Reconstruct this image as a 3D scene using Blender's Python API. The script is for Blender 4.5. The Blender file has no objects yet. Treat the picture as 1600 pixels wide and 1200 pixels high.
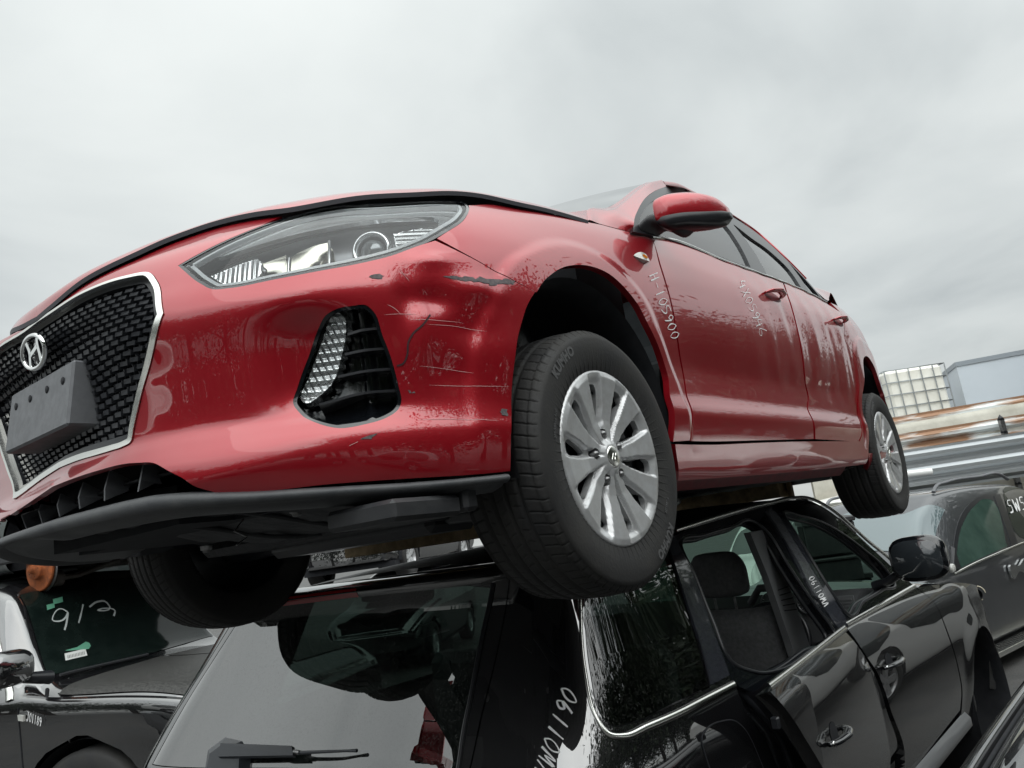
import bpy, math, random
import numpy as np
from mathutils import Vector, Matrix
from mathutils.geometry import delaunay_2d_cdt
random.seed(7); rng = np.random.default_rng(7)
rad = math.radians
scene = bpy.context.scene
COL = scene.collection

# ------------------------------------------------------------------ camera
CAM_R = np.array([[-0.62151371, 0.77026902, -0.14285081],
                  [-0.06463353, -0.23214217, -0.97053208],
                  [-0.78073249, -0.59396604, 0.19406475]])      # rows: right, down, forward
CAM_C = np.array([1.56237695, 1.8052017, 1.7360394])
FOC = 1209.806
cam_d = bpy.data.cameras.new('camera'); cam = bpy.data.objects.new('camera', cam_d); COL.objects.link(cam)
cam_d.sensor_fit = 'HORIZONTAL'; cam_d.sensor_width = 36.0; cam_d.lens = 36.0*FOC/1600.0
cam_d.clip_start = 0.05; cam_d.clip_end = 3000
_m = Matrix.Identity(4)
for _i in range(3):
    _m[_i][0] = CAM_R[0][_i]; _m[_i][1] = -CAM_R[1][_i]; _m[_i][2] = -CAM_R[2][_i]; _m[_i][3] = CAM_C[_i]
cam.matrix_world = _m
scene.camera = cam

# ------------------------------------------------------------------ world: overcast sky
SUN_EL, SUN_ROT = rad(50), rad(33)      # the brighter part of the cloud lies behind the camera's right shoulder
SUN_DIR = (math.cos(SUN_EL)*math.sin(SUN_ROT), math.cos(SUN_EL)*math.cos(SUN_ROT), math.sin(SUN_EL))
w = bpy.data.worlds.new('World'); scene.world = w; w.use_nodes = True
nt = w.node_tree; nt.nodes.clear()
def N(t, **k):
    n = nt.nodes.new(t)
    for a, b in k.items(): setattr(n, a, b)
    return n
L = nt.links.new
out = N('ShaderNodeOutputWorld'); bg = N('ShaderNodeBackground'); bg.inputs[1].default_value = 0.1
sky = N('ShaderNodeTexSky', sky_type='NISHITA', sun_disc=False, sun_elevation=SUN_EL, sun_rotation=SUN_ROT)
tc = N('ShaderNodeTexCoord'); sep = N('ShaderNodeSeparateXYZ'); L(tc.outputs['Generated'], sep.inputs[0])
# project the view direction on a flat cloud deck
zc = N('ShaderNodeMath', operation='MAXIMUM'); L(sep.outputs[2], zc.inputs[0]); zc.inputs[1].default_value = 0.0
za = N('ShaderNodeMath', operation='ADD'); L(zc.outputs[0], za.inputs[0]); za.inputs[1].default_value = 0.16
dx = N('ShaderNodeMath', operation='DIVIDE'); L(sep.outputs[0], dx.inputs[0]); L(za.outputs[0], dx.inputs[1])
dy = N('ShaderNodeMath', operation='DIVIDE'); L(sep.outputs[1], dy.inputs[0]); L(za.outputs[0], dy.inputs[1])
cmb = N('ShaderNodeCombineXYZ'); L(dx.outputs[0], cmb.inputs[0]); L(dy.outputs[0], cmb.inputs[1])
n1 = N('ShaderNodeTexNoise'); n1.inputs['Scale'].default_value = 1.15; n1.inputs['Detail'].default_value = 6; n1.inputs['Roughness'].default_value = 0.5; n1.inputs['Distortion'].default_value = 0.3
L(cmb.outputs[0], n1.inputs['Vector'])
n2 = N('ShaderNodeTexNoise'); n2.inputs['Scale'].default_value = 0.35; n2.inputs['Detail'].default_value = 3
L(cmb.outputs[0], n2.inputs['Vector'])
mixn = N('ShaderNodeMix', data_type='FLOAT'); mixn.inputs[0].default_value = 0.5
L(n1.outputs[0], mixn.inputs[2]); L(n2.outputs[0], mixn.inputs[3])
cr = N('ShaderNodeValToRGB'); e = cr.color_ramp.elements
e[0].position = 0.33; e[0].color = (2.7, 2.93, 2.97, 1)
e[1].position = 0.64; e[1].color = (5.3, 5.5, 5.36, 1)
m_ = e.new(0.48); m_.color = (4.25, 4.48, 4.42, 1)
L(mixn.outputs[0], cr.inputs[0])
# brighter towards the zenith, as an overcast sky is
zg = N('ShaderNodeMapRange'); zg.inputs[1].default_value = 0.0; zg.inputs[2].default_value = 1.0; zg.inputs[3].default_value = 0.98; zg.inputs[4].default_value = 1.8
L(zc.outputs[0], zg.inputs[0])
mul = N('ShaderNodeVectorMath', operation='SCALE'); L(cr.outputs[0], mul.inputs[0]); L(zg.outputs[0], mul.inputs[3])
mx = N('ShaderNodeMix', data_type='RGBA'); mx.inputs[0].default_value = 0.93
L(sky.outputs[0], mx.inputs[6]); L(mul.outputs[0], mx.inputs[7])
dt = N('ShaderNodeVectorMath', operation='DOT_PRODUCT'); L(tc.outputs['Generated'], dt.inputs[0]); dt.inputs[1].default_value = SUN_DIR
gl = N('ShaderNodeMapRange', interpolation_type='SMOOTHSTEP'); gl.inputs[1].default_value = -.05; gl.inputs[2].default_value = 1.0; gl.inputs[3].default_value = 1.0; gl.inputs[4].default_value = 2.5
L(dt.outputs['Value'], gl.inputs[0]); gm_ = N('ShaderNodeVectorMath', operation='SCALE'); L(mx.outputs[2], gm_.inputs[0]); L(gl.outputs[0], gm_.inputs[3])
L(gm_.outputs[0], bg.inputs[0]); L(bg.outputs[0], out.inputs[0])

sun_d = bpy.data.lights.new('sun', 'SUN'); sun_d.energy = 0.8; sun_d.angle = rad(80); sun_d.color = (1, 0.97, 0.93)
sun = bpy.data.objects.new('sun', sun_d); COL.objects.link(sun)
sun.rotation_euler = Vector(SUN_DIR).to_track_quat('Z', 'Y').to_euler()
scene.view_settings.view_transform = 'Standard'; scene.view_settings.look = 'None'
scene.view_settings.exposure = 0.42; scene.view_settings.gamma = 1.0; scene.view_settings.use_curve_mapping = False

# ------------------------------------------------------------------ materials
MATS = {}
def mat(name, col, rough=0.5, metal=0.0, coat=0.0, cior=1.5, coatr=0.03, spec=0.5, noise=None, bump=None, trans=0, ior=1.45, alpha=1, emit=None, flake=0):
    """noise=(scale, dark factor, detail, roughness change), bump=(scale, strength)"""
    if name in MATS: return MATS[name]
    m = bpy.data.materials.new(name); m.use_nodes = True; MATS[name] = m
    t = m.node_tree; b = t.nodes['Principled BSDF']
    b.inputs['Base Color'].default_value = (*col, 1); b.inputs['Roughness'].default_value = rough
    b.inputs['Metallic'].default_value = metal; b.inputs['Coat Weight'].default_value = coat; b.inputs['Coat IOR'].default_value = cior
    b.inputs['Coat Roughness'].default_value = coatr; b.inputs['IOR'].default_value = ior
    b.inputs['Specular IOR Level'].default_value = spec
    b.inputs['Transmission Weight'].default_value = trans; b.inputs['Alpha'].default_value = alpha
    if emit: b.inputs['Emission Color'].default_value = (*emit[:3], 1); b.inputs['Emission Strength'].default_value = emit[3]
    if noise or bump:
        tc = t.nodes.new('ShaderNodeTexCoord')
    if noise:
        n = t.nodes.new('ShaderNodeTexNoise'); n.inputs['Scale'].default_value = noise[0]; n.inputs['Detail'].default_value = noise[2]
        n.inputs['Roughness'].default_value = 0.65
        t.links.new(tc.outputs['Object'], n.inputs['Vector'])
        r = t.nodes.new('ShaderNodeValToRGB'); r.color_ramp.elements[0].position = 0.35; r.color_ramp.elements[1].position = 0.65
        c2 = noise[1]
        if not isinstance(c2, tuple): c2 = tuple(x*c2 for x in col)
        r.color_ramp.elements[0].color = (*c2, 1); r.color_ramp.elements[1].color = (*col, 1)
        t.links.new(n.outputs[0], r.inputs[0]); t.links.new(r.outputs[0], b.inputs['Base Color'])
        if len(noise) > 3:
            q = t.nodes.new('ShaderNodeMapRange'); q.inputs[1].default_value = 0.35; q.inputs[2].default_value = 0.65
            q.inputs[3].default_value = rough+noise[3]; q.inputs[4].default_value = rough
            t.links.new(n.outputs[0], q.inputs[0]); t.links.new(q.outputs[0], b.inputs['Roughness'])
    if bump:
        n = t.nodes.new('ShaderNodeTexNoise'); n.inputs['Scale'].default_value = bump[0]; n.inputs['Detail'].default_value = 4
        t.links.new(tc.outputs['Object'], n.inputs['Vector'])
        bn = t.nodes.new('ShaderNodeBump'); bn.inputs['Strength'].default_value = bump[1]; bn.inputs['Distance'].default_value = bump[2] if len(bump) > 2 else 0.01
        t.links.new(n.outputs[0], bn.inputs['Height']); t.links.new(bn.outputs[0], b.inputs['Normal'])
        if coat: t.links.new(bn.outputs[0], b.inputs['Coat Normal'])
    return m
def dusty(name, col, dust, amount, scale, **k):
    """paint with a film of dust: a second noise makes patches of the dust colour and roughens the coat"""
    m = mat(name, col, **k); t = m.node_tree; b = t.nodes['Principled BSDF']
    tc = t.nodes.new('ShaderNodeTexCoord'); n = t.nodes.new('ShaderNodeTexNoise'); n.inputs['Scale'].default_value = scale
    n.inputs['Detail'].default_value = 9; n.inputs['Roughness'].default_value = 0.75
    t.links.new(tc.outputs['Object'], n.inputs['Vector'])
    r = t.nodes.new('ShaderNodeMapRange'); r.inputs[1].default_value = 0.45; r.inputs[2].default_value = 0.8; r.inputs[4].default_value = amount
    t.links.new(n.outputs[0], r.inputs[0])
    mx = t.nodes.new('ShaderNodeMix'); mx.data_type = 'RGBA'; mx.inputs[6].default_value = (*col, 1); mx.inputs[7].default_value = (*dust, 1)
    t.links.new(r.outputs[0], mx.inputs[0]); t.links.new(mx.outputs[2], b.inputs['Base Color'])
    q = t.nodes.new('ShaderNodeMapRange'); q.inputs[1].default_value = 0.35; q.inputs[2].default_value = 0.75
    q.inputs[3].default_value = k.get('coatr', .03); q.inputs[4].default_value = k.get('coatr', .03)+0.12*amount
    t.links.new(n.outputs[0], q.inputs[0]); t.links.new(q.outputs[0], b.inputs['Coat Roughness'])
    return m
M_RED = dusty('red_paint', (0.36, 0.003, 0.012), (0.30, 0.12, 0.12), 0.05, 6, rough=0.36, metal=0.45, coat=1.0, coatr=0.006, cior=1.72)
M_REDIN = mat('red_primer', (0.16, 0.006, 0.012), rough=0.5, noise=(20, .6, 4))
M_BLK = mat('black_plastic', (0.022, 0.023, 0.026), rough=0.45, noise=(30, (0.035, 0.036, 0.038), 6, .15), bump=(400, .15, .002))
M_BLKS = mat('black_smooth_plastic', (0.016, 0.017, 0.02), rough=0.28)
M_PIANO = mat('gloss_black', (0.006, 0.007, 0.009), rough=0.12, coat=1, coatr=0.01)
M_VOID = mat('dark_lining', (0.008, 0.009, 0.012), rough=0.85, noise=(15, (.016, .017, .02), 5))
M_RUB = mat('rubber', (0.016, 0.016, 0.017), rough=0.6, noise=(9, (.032, .031, .029), 8, .2), bump=(160, .25, .003))
M_CHR = mat('chrome', (0.88, 0.89, 0.88), rough=0.07, metal=1)
M_SAT = mat('satin_chrome', (0.78, 0.78, 0.74), rough=0.22, metal=1)
M_SILV = mat('silver_cover', (0.60, 0.61, 0.62), rough=0.34, metal=0.5, coat=.6, coatr=.12, noise=(35, (.50, .50, .50), 7, .08))
M_STEEL = mat('steel', (0.35, 0.35, 0.35), rough=0.4, metal=1, noise=(30, .5, 5))
M_RUST = mat('rust', (0.45, 0.13, 0.04), rough=0.75, noise=(25, (.22, .07, .03), 8), metal=.2)
M_GREY = mat('grey_plastic', (0.15, 0.155, 0.165), rough=0.5, noise=(40, .85, 5, .1))
M_WOOD = mat('timber', (0.42, 0.29, 0.14), rough=0.8, noise=(18, (.2, .13, .06), 9), bump=(60, .4, .01))
def glassy(name, col, rough=0.0, refl=1.0, dust=0):
    m = bpy.data.materials.new(name); m.use_nodes = True; MATS[name] = m
    t = m.node_tree; t.nodes.clear(); o = t.nodes.new('ShaderNodeOutputMaterial')
    tr = t.nodes.new('ShaderNodeBsdfTransparent'); tr.inputs[0].default_value = (*col, 1)
    g = t.nodes.new('ShaderNodeBsdfGlossy'); g.inputs['Roughness'].default_value = rough
    fr = t.nodes.new('ShaderNodeFresnel'); fr.inputs[0].default_value = 1.5
    mm = t.nodes.new('ShaderNodeMath'); mm.operation = 'MULTIPLY'; mm.inputs[1].default_value = refl; mm.use_clamp = True
    mx = t.nodes.new('ShaderNodeMixShader'); t.links.new(fr.outputs[0], mm.inputs[0]); t.links.new(mm.outputs[0], mx.inputs[0])
    t.links.new(tr.outputs[0], mx.inputs[1]); t.links.new(g.outputs[0], mx.inputs[2]); t.links.new(mx.outputs[0], o.inputs[0])
    if dust:
        tc = t.nodes.new('ShaderNodeTexCoord'); n = t.nodes.new('ShaderNodeTexNoise'); n.inputs['Scale'].default_value = 160; n.inputs['Detail'].default_value = 3
        n2 = t.nodes.new('ShaderNodeTexNoise'); n2.inputs['Scale'].default_value = 4; n2.inputs['Detail'].default_value = 6; t.links.new(tc.outputs['Object'], n.inputs['Vector']); t.links.new(tc.outputs['Object'], n2.inputs['Vector'])
        r = t.nodes.new('ShaderNodeMapRange'); r.inputs[1].default_value = .5; r.inputs[2].default_value = .72; r.inputs[4].default_value = dust; t.links.new(n.outputs[0], r.inputs[0])
        ml = t.nodes.new('ShaderNodeMath'); ml.operation = 'MULTIPLY'; t.links.new(r.outputs[0], ml.inputs[0]); t.links.new(n2.outputs[0], ml.inputs[1])
        df = t.nodes.new('ShaderNodeBsdfDiffuse'); df.inputs[0].default_value = (.32, .33, .31, 1); m2 = t.nodes.new('ShaderNodeMixShader')
        t.links.new(ml.outputs[0], m2.inputs[0]); t.links.new(mx.outputs[0], m2.inputs[1]); t.links.new(df.outputs[0], m2.inputs[2]); t.links.new(m2.outputs[0], o.inputs[0])
    return m
G_CLEAR = glassy('clear_glass', (.82, .88, .86), 0, 1.3)
G_LENS = glassy('headlight_lens', (.93, .95, .95), 0, 1.1)
G_GREEN = glassy('tinted_glass', (.42, .55, .50), 0, 1.5)
G_PRIV = glassy('privacy_glass', (.07, .10, .09), 0.0, 3)

# ------------------------------------------------------------------ object helpers
def mesh_obj(name, V, Fc, m, parent=None, normals=None, smooth=False, mats=None, fmat=None, vloc=None):
    me = bpy.data.meshes.new(name)
    me.from_pydata([tuple(map(float, v)) for v in V], [], [tuple(int(i) for i in f) for f in Fc])
    if mats:
        for q in mats: me.materials.append(q)
        if fmat is not None: me.polygons.foreach_set('material_index', np.array(fmat, dtype=np.int32))
    elif m: me.materials.append(m)
    if smooth or normals is not None:
        me.polygons.foreach_set('use_smooth', [True]*len(me.polygons))
    if normals is not None: me.normals_split_custom_set([tuple(map(float, n)) for n in normals])
    me.update()
    o = bpy.data.objects.new(name, me); COL.objects.link(o)
    if parent: o.parent = parent
    return o
def thing(name, label, cat, loc=(0, 0, 0), yaw=0.0, group=None, rot=None):
    o = bpy.data.objects.new(name, None); COL.objects.link(o); o.location = loc
    o.rotation_euler = rot if rot else (0, 0, yaw)
    o['label'] = label; o['category'] = cat
    if group: o['group'] = group
    o.empty_display_size = .2
    return o
def tag(o, label, cat, group=None):
    o['label'] = label; o['category'] = cat
    if group: o['group'] = group
    return o
def struct(o, kind='structure'):
    o['kind'] = kind; return o

class MB:
    """collects simple solids for one part"""
    def __init__(s): s.V = []; s.F = []; s.S = []
    def add(s, V, Fc, sm=False):
        n = len(s.V); s.V += [tuple(v) for v in V]; s.F += [tuple(i+n for i in f) for f in Fc]; s.S += [sm]*len(Fc)
    def box(s, a, b, R=None, o=(0, 0, 0), bev=0.0):
        a = np.array(a, float); b = np.array(b, float)
        if bev <= 0:
            V = np.array([[x, y, z] for x in (a[0], b[0]) for y in (a[1], b[1]) for z in (a[2], b[2])])
            Fc = [(0, 1, 3, 2), (4, 6, 7, 5), (0, 4, 5, 1), (2, 3, 7, 6), (0, 2, 6, 4), (1, 5, 7, 3)]
        else:
            V = []; idx = {}
            for ix, x in enumerate((a[0], b[0])):
                for iy, y in enumerate((a[1], b[1])):
                    for iz, z in enumerate((a[2], b[2])):
                        sg = np.array([1 if not ix else -1, 1 if not iy else -1, 1 if not iz else -1])*bev
                        for ax in range(3):
                            q = np.array([x, y, z])+sg; q[ax] = (x, y, z)[ax]; idx[ix, iy, iz, ax] = len(V); V.append(q)
            Fc = []
            for ax in range(3):
                o1, o2 = [k for k in range(3) if k != ax]
                for e_ in (0, 1):
                    f = []
                    for p, q in ((0, 0), (1, 0), (1, 1), (0, 1)):
                        k = [0, 0, 0]; k[ax] = e_; k[o1] = p; k[o2] = q; f.append(idx[k[0], k[1], k[2], ax])
                    Fc.append(tuple(f))
            for ax in range(3):
                o1, o2 = [k for k in range(3) if k != ax]
                for p in (0, 1):
                    for q in (0, 1):
                        k0 = [0, 0, 0]; k1 = [0, 0, 0]; k1[ax] = 1; k0[o1] = k1[o1] = p; k0[o2] = k1[o2] = q
                        Fc.append((idx[(*k0, o1)], idx[(*k1, o1)], idx[(*k1, o2)], idx[(*k0, o2)]))
            for k in [(i, j, l) for i in (0, 1) for j in (0, 1) for l in (0, 1)]:
                Fc.append((idx[(*k, 0)], idx[(*k, 1)], idx[(*k, 2)]))
            V = np.array(V)
        if R is not None: V = V@np.array(R).T
        s.add(V+np.array(o), Fc)
        return s
    def hull(s, bottom, top):
        """prism between two equally long loops"""
        n = len(bottom); V = list(bottom)+list(top)
        s.add(V, [tuple(range(n))[::-1], tuple(range(n, 2*n))]+[(i, (i+1) % n, n+(i+1) % n, n+i) for i in range(n)])
        return s
    def tube(s, pts, r, n=8, closed=False, cap=True, flat=None):
        P = np.array(pts, float); m = len(P); rr = np.full(m, r) if np.isscalar(r) else np.array(r)
        T = np.gradient(P, axis=0) if not closed else np.roll(P, -1, 0)-np.roll(P, 1, 0)
        T /= np.linalg.norm(T, axis=1)[:, None]+1e-12
        up = np.array([0, 0, 1.0]) if abs(T[0][2]) < .9 else np.array([1.0, 0, 0])
        V = []; a = np.arange(n)*2*np.pi/n
        x = np.cross(T[0], up)
        for i in range(m):
            x = x-T[i]*x.dot(T[i]); x /= np.linalg.norm(x)+1e-12; y = np.cross(T[i], x)
            fy = 1 if flat is None else flat
            V += [P[i]+rr[i]*(math.cos(k)*x+math.sin(k)*fy*y) for k in a]
        Fc = []
        for i in range(m if closed else m-1):
            j = (i+1) % m
            Fc += [(i*n+k, i*n+(k+1) % n, j*n+(k+1) % n, j*n+k) for k in range(n)]
        s.add(V, Fc, True)
        if cap and not closed: s.add(V[:n], [tuple(range(n))[::-1]]); s.add(V[-n:], [tuple(range(n))])
        return s
    def lathe(s, prof, n=48, axis='y', o=(0, 0, 0), a0=0, a1=2*math.pi, sm=True):
        """prof: list of (radius, offset along axis)"""
        full = abs(a1-a0-2*math.pi) < 1e-6; k = n if full else n+1
        V = []
        for i in range(k):
            a = a0+(a1-a0)*i/n; c, q = math.cos(a), math.sin(a)
            for r, h in prof:
                p = {'y': (r*c, h, r*q), 'x': (h, r*c, r*q), 'z': (r*c, r*q, h)}[axis]
                V.append((p[0]+o[0], p[1]+o[1], p[2]+o[2]))
        m = len(prof); Fc = []
        for i in range(n):
            j = (i+1) % k
            Fc += [(i*m+t, i*m+t+1, j*m+t+1, j*m+t) for t in range(m-1)]
        s.add(V, Fc, sm); return s
    def build(s, name, m, parent=None, xf=None):
        V = np.array(s.V)
        if xf is not None: V = V@np.array(xf[0]).T+np.array(xf[1])
        o = mesh_obj(name, V, s.F, m, parent)
        o.data.polygons.foreach_set('use_smooth', s.S); o.data.update()
        return o

# ------------------------------------------------------------------ traced smooth surfaces
def pchip(x, y, xq):
    x = np.asarray(x, float); y = np.asarray(y, float); h = np.diff(x)
    dl = (np.diff(y, axis=0).T/h).T
    m = np.zeros_like(y)
    a, b = dl[:-1], dl[1:]; w1 = (2*h[1:]+h[:-1]); w2 = (h[1:]+2*h[:-1])
    if y.ndim > 1: w1 = w1[:, None]; w2 = w2[:, None]
    with np.errstate(divide='ignore', invalid='ignore'):
        mm = (w1+w2)/(w1/a+w2/b)
    m[1:-1] = np.where(a*b > 0, mm, 0); m[0] = dl[0]; m[-1] = dl[-1]
    m[~np.isfinite(m)] = 0
    i = np.clip(np.searchsorted(x, xq, side='right')-1, 0, len(x)-2)
    t = (xq-x[i])/h[i]; H = h[i]
    if y.ndim > 1: t = t[:, None]; H = H[:, None]
    return (2*t**3-3*t**2+1)*y[i]+(t**3-2*t**2+t)*H*m[i]+(-2*t**3+3*t**2)*y[i+1]+(t**3-t**2)*H*m[i+1]
def catmull(P, n=16, closed=False):
    """smooth curve through points; a point with a trailing True is a corner"""
    pts = [np.array(p[:-1] if isinstance(p[-1], (bool, np.bool_)) else p, float) for p in P]
    cor = [isinstance(p[-1], (bool, np.bool_)) and bool(p[-1]) for p in P]
    m = len(pts); outp = []
    for i in range(m if closed else m-1):
        p1, p2 = pts[i], pts[(i+1) % m]
        p0 = pts[i-1] if (i > 0 or closed) and not cor[i] else 2*p1-p2
        p3 = pts[(i+2) % m] if (i+2 < m or closed) and not cor[(i+1) % m] else 2*p2-p1
        a = np.linalg.norm(p1-p0)+1e-9; b = np.linalg.norm(p2-p1)+1e-9; c = np.linalg.norm(p3-p2)+1e-9
        t1 = ((p1-p0)/a*b+(p2-p1)/b*a)/(a+b)*b; t2 = ((p2-p1)/b*c+(p3-p2)/c*b)/(b+c)*b
        t = np.linspace(0, 1, n, endpoint=False)[:, None]
        outp.append((2*t**3-3*t**2+1)*p1+(t**3-2*t**2+t)*t1+(-2*t**3+3*t**2)*p2+(t**3-t**2)*t2)
    if not closed: outp.append(pts[-1][None])
    return np.vstack(outp)
def gauss(A, sig, axis):
    if sig <= 0: return A
    r = int(3*sig)+1; k = np.exp(-.5*(np.arange(-r, r+1)/sig)**2); k /= k.sum()
    B = np.moveaxis(A, axis, 0); first = 2*B[0]-B[1:r+1][::-1]; last = 2*B[-1]-B[-r-1:-1][::-1]
    E = np.concatenate([first, B, last]); o = sum(k[i]*E[i:i+len(B)] for i in range(2*r+1))
    return np.moveaxis(o, 0, axis)

class Frame:
    """placement of a vehicle: yaw about z and a translation"""
    def __init__(s, loc, yaw): 
        c, q = math.cos(yaw), math.sin(yaw); s.M = np.array([[c, -q, 0], [q, c, 0], [0, 0, 1.0]]); s.t = np.array(loc, float); s.yaw = yaw
        s.C = (CAM_C-s.t)@s.M; s.R = CAM_R@s.M
    def proj(s, X):
        c = (X-s.C)@s.R.T; return np.stack([800+FOC*c[:, 0]/c[:, 2], 600+FOC*c[:, 1]/c[:, 2]], 1), c[:, 2]
    def ray(s, px, py):
        d = np.array([(px-800)/FOC, (py-600)/FOC, 1.0])@s.R; return d/np.linalg.norm(d)
    def at(s, px, py, ax, val):
        """point on the pixel's ray where coordinate ax equals val (local)"""
        d = s.ray(px, py); t = (val-s.C[ax])/d[ax]; return s.C+t*d
class Surf:
    """a dense table of points T[iu, iv] with parameter axes U, V, sampled bicubically; disp(u, v) moves along the normal"""
    def __init__(s, U, V, T, frame, disp=None):
        s.U, s.V, s.T, s.fr, s.disp = U, V, T, frame, disp
        gu, gv = np.meshgrid(np.linspace(U[0], U[-1], 140), np.linspace(V[0], V[-1], 90), indexing='ij')
        s.gu, s.gv = gu.ravel(), gv.ravel()
        s.P0, s.N0 = s.pn(s.gu, s.gv)
        s.px, dep = frame.proj(s.P0)
        s.vis = (np.einsum('ij,ij->i', s.N0, frame.C-s.P0) > 0) & (dep > .05)
        s.dep = dep
    def base(s, u, v):
        U, V, T = s.U, s.V, s.T
        fu = np.clip((u-U[0])/(U[1]-U[0]), 0, len(U)-1.0001); fv = np.clip((v-V[0])/(V[1]-V[0]), 0, len(V)-1.0001)
        # extrapolate linearly a little beyond the table
        eu = (u-U[0])/(U[1]-U[0])-fu; ev = (v-V[0])/(V[1]-V[0])-fv
        iu = fu.astype(int); iv = fv.astype(int); tu = fu-iu; tv = fv-iv
        def wts(t): return [-.5*t+t*t-.5*t**3, 1-2.5*t*t+1.5*t**3, .5*t+2*t*t-1.5*t**3, -.5*t*t+.5*t**3]
        wu, wv = wts(tu), wts(tv); R = 0
        for a in range(4):
            ia = np.clip(iu+a-1, 0, len(U)-1)
            for b in range(4):
                ib = np.clip(iv+b-1, 0, len(V)-1); R = R+(wu[a]*wv[b])[:, None]*T[ia, ib]
        gu = T[np.minimum(iu+1, len(U)-1), iv]-T[iu, iv]; gv = T[iu, np.minimum(iv+1, len(V)-1)]-T[iu, iv]
        return R+eu[:, None]*gu+ev[:, None]*gv
    def _n(s, f, u, v, h=.002):
        a = f(u+h, v)-f(u-h, v); b = f(u, v+h)-f(u, v-h); n = np.cross(a, b)
        return n/(np.linalg.norm(n, axis=1)[:, None]+1e-12)
    def f(s, u, v):
        P = s.base(u, v)
        if s.disp is None: return P
        return P+s._n(s.base, u, v, .004)*s.disp(u, v)[:, None]
    def pn(s, u, v, h=.002):
        u = np.asarray(u, float); v = np.asarray(v, float); return s.f(u, v), s._n(s.f, u, v, h)
    def uv(s, px, py):
        """parameters of the visible surface point behind a pixel"""
        d = (s.px[:, 0]-px)**2+(s.px[:, 1]-py)**2; d = np.where(s.vis, d, 1e12)
        near = np.argsort(d)[:12]; k = near[np.argmin(d[near]+0*s.dep[near])]
        u, v = np.array([s.gu[k]]), np.array([s.gv[k]]); tgt = np.array([px, py])
        for _ in range(14):
            q = s.fr.proj(s.f(u, v))[0][0]; h = .002
            J = np.stack([(s.fr.proj(s.f(u+h, v))[0][0]-q)/h, (s.fr.proj(s.f(u, v+h))[0][0]-q)/h], 1)
            try: st = np.linalg.solve(J+1e-9*np.eye(2), tgt-q)
            except Exception: break
            L_ = np.linalg.norm(st); st *= min(1, .08/(L_+1e-9)); u = u+st[0]; v = v+st[1]
            if L_ < 1e-6: break
        return float(u[0]), float(v[0])
    def pt(s, px, py, off=0.0):
        u, v = s.uv(px, py); P, n = s.pn([u], [v]); return P[0]+n[0]*off
    def outline(s, pts, n=10, closed=True):
        """pts: (px,py) pixels, ('uv',u,v) parameters, trailing True = corner"""
        Q = []
        for p in pts:
            c = isinstance(p[-1], bool) and p[-1]
            if p[0] == 'uv': q = (p[1], p[2])
            else: q = s.uv(p[0], p[1])
            Q.append((*q, True) if c else q)
        return catmull(Q, n, closed)
def inside(P, poly):
    x, y = P[:, 0], P[:, 1]; r = np.zeros(len(P), bool); n = len(poly); j = n-1
    for i in range(n):
        xi, yi = poly[i]; xj, yj = poly[j]
        c = ((yi > y) != (yj > y)); r ^= c & (x < (xj-xi)*(y-yi)/((yj-yi) if abs(yj-yi) > 1e-12 else 1e-12)+xi); j = i
    return r
def near_poly(P, poly, d):
    A = np.asarray(poly); B = np.roll(A, -1, 0); m = np.zeros(len(P), bool)
    for a, b in zip(A, B):
        e = b-a; t = np.clip(((P-a)@e)/(e@e+1e-12), 0, 1); q = a+t[:, None]*e
        m |= ((P-q)**2).sum(1) < d*d
    return m
def resample(poly, step):
    P = np.asarray(poly); out = []
    for i in range(len(P)):
        a, b = P[i], P[(i+1) % len(P)]; L_ = np.linalg.norm(b-a)
        if L_ < 1e-6: continue
        k = max(1, int(math.ceil(L_/step))); out += [a+(b-a)*t/k for t in range(k)]
    res = [out[0]]
    for q in out[1:]:
        if np.linalg.norm(q-res[-1]) > step*.25: res.append(q)
    if np.linalg.norm(res[0]-res[-1]) < step*.2: res.pop()
    return np.array(res)
def tri_region(outer, holes=(), step=.012, estep=None):
    """triangulate a region of the parameter plane; returns points, triangles, boundary loops"""
    estep = estep or step*.6
    loops = [resample(outer, estep)]+[resample(h, estep) for h in holes]
    O = loops[0]; lo, hi = O.min(0), O.max(0)
    gx, gy = np.meshgrid(np.arange(lo[0]+step*.5, hi[0], step), np.arange(lo[1]+step*.5, hi[1], step), indexing='ij')
    G = np.stack([gx.ravel(), gy.ravel()], 1); G = G[inside(G, O)]
    for h in loops[1:]: G = G[~inside(G, h)]
    for h in loops: G = G[~near_poly(G, h, step*.45)]
    P = np.vstack(loops+[G]); E = []; k = 0
    for l in loops: E += [(k+i, k+(i+1) % len(l)) for i in range(len(l))]; k += len(l)
    r = delaunay_2d_cdt([Vector(p) for p in P], E, [], 1, 1e-7)
    Vv = np.array([tuple(q) for q in r[0]]); T = np.array([list(f) for f in r[2] if len(f) == 3])
    c = Vv[T].mean(1); keep = inside(c, O)
    for h in loops[1:]: keep &= ~inside(c, h)
    T = T[keep]
    a, b, c_ = Vv[T[:, 0]], Vv[T[:, 1]], Vv[T[:, 2]]
    ar = (b[:, 0]-a[:, 0])*(c_[:, 1]-a[:, 1])-(b[:, 1]-a[:, 1])*(c_[:, 0]-a[:, 0])
    T[ar < 0] = T[ar < 0][:, ::-1]; T = T[np.abs(ar) > 1e-12]
    return Vv, T
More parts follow.
